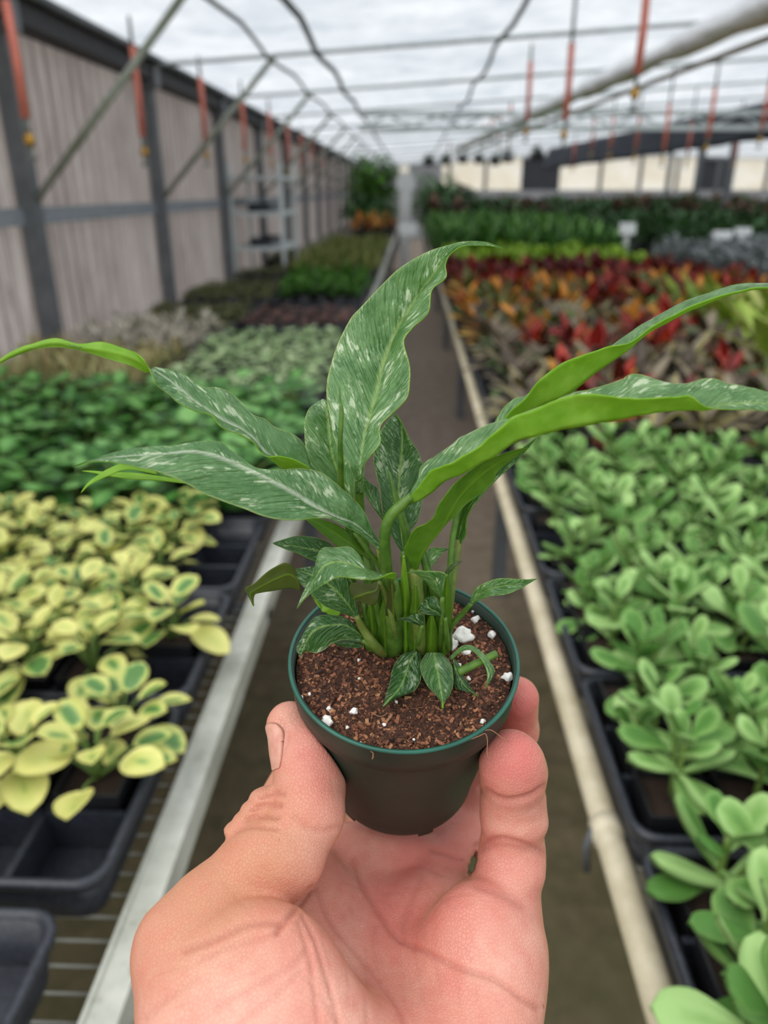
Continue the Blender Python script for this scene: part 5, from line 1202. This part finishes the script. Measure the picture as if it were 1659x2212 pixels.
row_trays(LA, tl(14), 4, 'bright green plants', 'trays on the white-railed bench'); plot('bright', LA-.26, LA+.26, tl(14)-.05, tl(17)+.13, .1, 1.15, 'halfway down white-railed bench')
plot('ygrass', LA-.3, LA+.27, tl(18), tl(30), .125, 1.4, 'far along white-railed bench'); plot('olive', LB-.26, LB+.26, tl(18), tl(26), .125, 1.3, 'at the far end by the wall', sel=lambda x, y: not 6.1 < y < 7.15)
plot(['crotony'], LA-.4, LA+.25, 12.0, 14.0, .2, 1.8, 'ending the white-railed bench')
# pipe-railed bench and the benches beyond
RA = TXR; yb = YR0 + TD/2 + .02
def trow(xc, ya, n, what): row_trays(xc, ya, n, what, 'trays on the pipe-railed bench')
trow(TCR, yb+.14, 5, 'brown rosettes beside the pipe rail'); trow(TCR+TW+.005, yb+.14, 5, 'mottled plants in the middle column'); trow(TCR+2*TW+.01, yb+.14, 5, 'yellow-green plants in the inner column')
plot(['brown', 'mottle', 'mottle', 'brown', 'croton'], RA+.02, RA+.95, yb, yb+1.25, .13, 1.4, 'behind the jade plants')
plot(['brown', 'yelb'], RA+.95, RA+1.6, yb+.1, yb+.75, .15, 1.0, 'inner side behind jade plants')
plot('yelb', RA+.98, RA+1.65, yb+.75, yb+2.0, .15, 1.15, 'inner side of pipe-railed bench')
plot(['crotony', 'mottle', 'brown'], RA, RA+.95, yb+1.25, yb+1.9, .14, 1.4, 'before the crotons')
plot(['crotony', 'crotony', 'croton'], RA, RA+1.62, yb+1.9, yb+2.9, .14, 1.4, 'in the croton block')
plot(['crotond', 'croton'], RA, RA+1.65, yb+2.9, yb+3.9, .125, 1.25, 'in the red croton block')
plot('lime', RA, RA+1.55, yb+3.9, yb+5.2, .14, 1.4, 'behind the red crotons')
plot(['midg'], RA, RA+1.62, yb+5.4, yb+9.5, .19, 1.9, 'far along pipe-railed bench')
X2 = XRP + 2.25
plot('silver', X2-.3, X2+1.55, 4.9, 7.3, .15, 1.55, 'on the second bench'); plot(['dgreen'], X2, X2+1.6, 7.6, 11.0, .22, 1.9, 'on the second bench')
plot('silver', X2+2.2, X2+3.7, 6.2, 9.0, .2, 1.7, 'on the third bench'); plot(['dgreen', 'dred'], X2+2.2, X2+3.7, 9.2, 13.0, .26, 2.0, 'on the third bench')
plot(['dred', 'dgreen'], RA, RA+1.6, yb+9.6, yb+14, .28, 2.4, 'ending the pipe-railed bench'); plot(['dred', 'dgreen'], X2, X2+1.6, 11.2, 17, .3, 2.4, 'ending the second bench')
plot(['dred', 'dgreen'], X2+2.2, X2+3.8, 13.2, 19, .32, 2.4, 'ending the third bench'); plot(['dred', 'dgreen', 'midg'], X2+4.4, X2+6, 9.3, 19, .34, 2.4, 'on the fourth bench')
print('COUNTS', COUNT, sum(COUNT.values()))
# accents: a big pink-red leaf pair and a pale broad leaf
def bush(name, label, w, hgt, wid, mat, nl, L, W, prof='point'):
    r = empty(name, (w[0], w[1], w[2])); tag(r, label, 'plant'); b = MB(); lm = leafmesh('tmp', L, W, None, prof, n=4, m=2, bend=.8)
    vs0 = np.array([v.co for v in lm.vertices]); fs = [tuple(p.vertices) for p in lm.polygons]; bpy.data.meshes.remove(lm)
    for i in range(nl):
        u = rc.random()**.6; az = rc.uniform(0, 6.28); ph = rc.uniform(-.5, 1.4)
        q = Vector((-math.sin(az)*wid*u*math.cos(ph), math.cos(az)*wid*u*math.cos(ph), hgt*(.5 + .5*u*math.sin(ph))))
        A = np.array(frame(q, az, rc.uniform(-.5, .9), rc.uniform(-.5, .5), rc.uniform(.7, 1.2))); b.add(vs0 @ A[:3, :3].T + A[:3, 3], fs)
    b.build('foliage', mat, r, smooth=True)
    b = MB()
    for k in range(6): a = k*1.05; b.tube([(0, 0, 0), (wid*.2*math.cos(a), wid*.2*math.sin(a), hgt*.35), (wid*.5*math.cos(a), wid*.5*math.sin(a), hgt*.75)], .012, 5)
    b.build('stems', M_PSTEM, r)
    return r
bush('bushy_fern', 'tall bushy green plant at the far end of the white-railed bench', (LA-.15, 14.6, BZ), 1.25, .45, M_BRIGHT, 520, .26, .07)
bush('bushy_fern', 'dark green lower bush under the tall one on the white-railed bench', (LA-.2, 13.9, BZ), .6, .42, M_DGREEN, 380, .2, .08)
bush('bushy_shrub', 'dark green rounded shrub at the far end of the pipe-railed bench', (RA+.42, 13.2, BZ), .75, .5, M_DGREEN, 420, .2, .09)
bush('bushy_shrub', 'lighter green shrub behind the rounded one', (RA+.2, 15.0, BZ), .95, .5, M_MIDG, 360, .24, .06)
def spray(name, label, w, leaves):
    r = empty(name, (w[0], w[1], w[2])); tag(r, label, 'plant'); b = MB(); b.tube([(0, 0, -.1), (0, 0, 0), (0, 0, .05)], .005, 6); b.build('stems', M_PSTEM, r, smooth=True)
    for az, el, roll, L, W, mat, pr in leaves: o = link('leaf', leafmesh('leaf', L, W, mat, pr, cup=.1, bend=.5), None, r); o.matrix_local = frame(Vector((0, 0, .03)), az, el, roll, 1)
def solid(n, c1, c2): return leafy(n, c1, c2, transl=.25, jitter=.1)
MA, MBq, MC, MD = solid('peach_leaf', (226, 140, 96), (240, 186, 130)), solid('crimson_leaf', (128, 30, 48), (164, 52, 66)), solid('rust_leaf', (130, 46, 30), (170, 78, 44)), solid('cream_leaf', (206, 218, 140), (238, 240, 190))
w = P(1150, 770, 2.75); spray('painted_leaf_plant', 'plant with one peach and one crimson leaf before the crotons', w, [(2.9, 1.35, .2, .15, .085, MA, 'oval'), (-1.9, .75, .3, .16, .11, MBq, 'oval'), (-1.3, .7, 0, .17, .1, MC, 'oval'), (.6, .6, 0, .13, .08, MC, 'oval'), (1.7, .4, 0, .12, .07, M_MIDG, 'oval')])
w = P(1655, 800, 1.95); spray('cream_leaf_plant', 'broad plant with long cream leaves on the inner side', w, [(1.0, 1.0, .3, .26, .055, MD, 'point'), (1.5, .6, .2, .2, .05, MD, 'point'), (2.4, .9, 0, .22, .06, M_YELB, 'point'), (.2, .9, 0, .22, .07, M_YELB, 'point'), (3.6, .7, 0, .2, .06, M_YELB, 'point'), (-1.2, .8, 0, .22, .06, M_YELB, 'point')])
# hanging baskets under the far roof
for k, (x, y, dd) in enumerate(((926, 346, 17.0), (962, 342, 17.5), (1000, 341, 18.0), (1035, 342, 18.0), (1070, 345, 17.0), (1097, 338, 16.0), (1160, 332, 14.0))):
    w = P(x, y, dd); r = empty('hanging_basket', tuple(w)); tag(r, f'small hanging plant basket under the far roof, {ORD[k]} in its row', 'basket', 'hanging baskets')
    b = MB(); b.lathe([(0, -.12), (.1, -.12), (.15, .02), (.14, .02), (.09, -.1)], 10); b.build('bowl', M_DARK, r, smooth=True)
    b = MB(); b.tube([(0, 0, 0), (0, 0, zroof(w[0]) - w[2] + .06)], .006, 4); b.build('hanger', M_STEEL, r)
    b = MB(); lm = leafmesh('tmp', .16, .06, None, 'point', n=3, m=1, bend=1.2); vs0 = np.array([v.co for v in lm.vertices]); fs = [tuple(p.vertices) for p in lm.polygons]; bpy.data.meshes.remove(lm)
    for i in range(36): A = np.array(frame(Vector((rc.uniform(-.08, .08), rc.uniform(-.08, .08), rc.uniform(0, .12))), rc.uniform(0, 6.28), rc.uniform(-.3, 1.2), 0, rc.uniform(.7, 1.2))); b.add(vs0 @ A[:3, :3].T + A[:3, 3], fs)
    b.build('foliage', M_DGREEN, r, smooth=True)
# white plant labels
M_WHITE = plain('label_white', (226, 228, 226), 0.5, 0, .05)
for x, y, dd, wd_, hd, h0, lb in ((882, 496, 9.3, .22, .16, .12, 'white label plate at the far end of the aisle'), (1356, 494, 6.6, .14, .10, .22, 'white plant label on a stake before the dark green plants'), (1562, 508, 6.0, .16, .07, .1, 'tilted white plant label among the silver plants'), (1606, 470+30, 6.2, .14, .06, .1, 'second tilted white label among the silver plants')):
    w = P(x, y, dd); r = empty('plant_label', tuple(w)); tag(r, lb, 'label')
    b = MB(); b.box((-wd_/2, -.004, -hd/2), (wd_/2, .004, hd/2)); b.build('plate', M_WHITE, r, rot=(-.3, 0, .1 if 'tilted' in lb else 0))
    b = MB(); b.box((-.022, -.003, -hd/2 - max(h0, w[2]-hd/2-(0.0 if abs(w[0]) < .24 else BZ))), (.022, .003, -hd/2 + .01)); b.build('stake', M_WHITE, r)
b = MB(); w = P(876, 425, 11.5); b.box((-.09, -.02, 0), (.09, .02, w[2] + .35)); b.box((-.14, -.025, w[2]+.1), (.14, -.015, w[2]+.28)); ob = b.build('white_post', M_WHITE); ob.location = (w[0], w[1], 0); tag(ob, 'narrow white post standing at the end of the aisle', 'post')
for z in (1.005, 1.265):
    r = tray(-1.22, 6.6, f'black tray on the shelf rack, {ORD[int((z-1.0)/.25)]} shelf from below', 'trays on the shelf rack', cells=False, rz=math.pi/2); r.location.z = z; r.scale = (1, .7, 1)
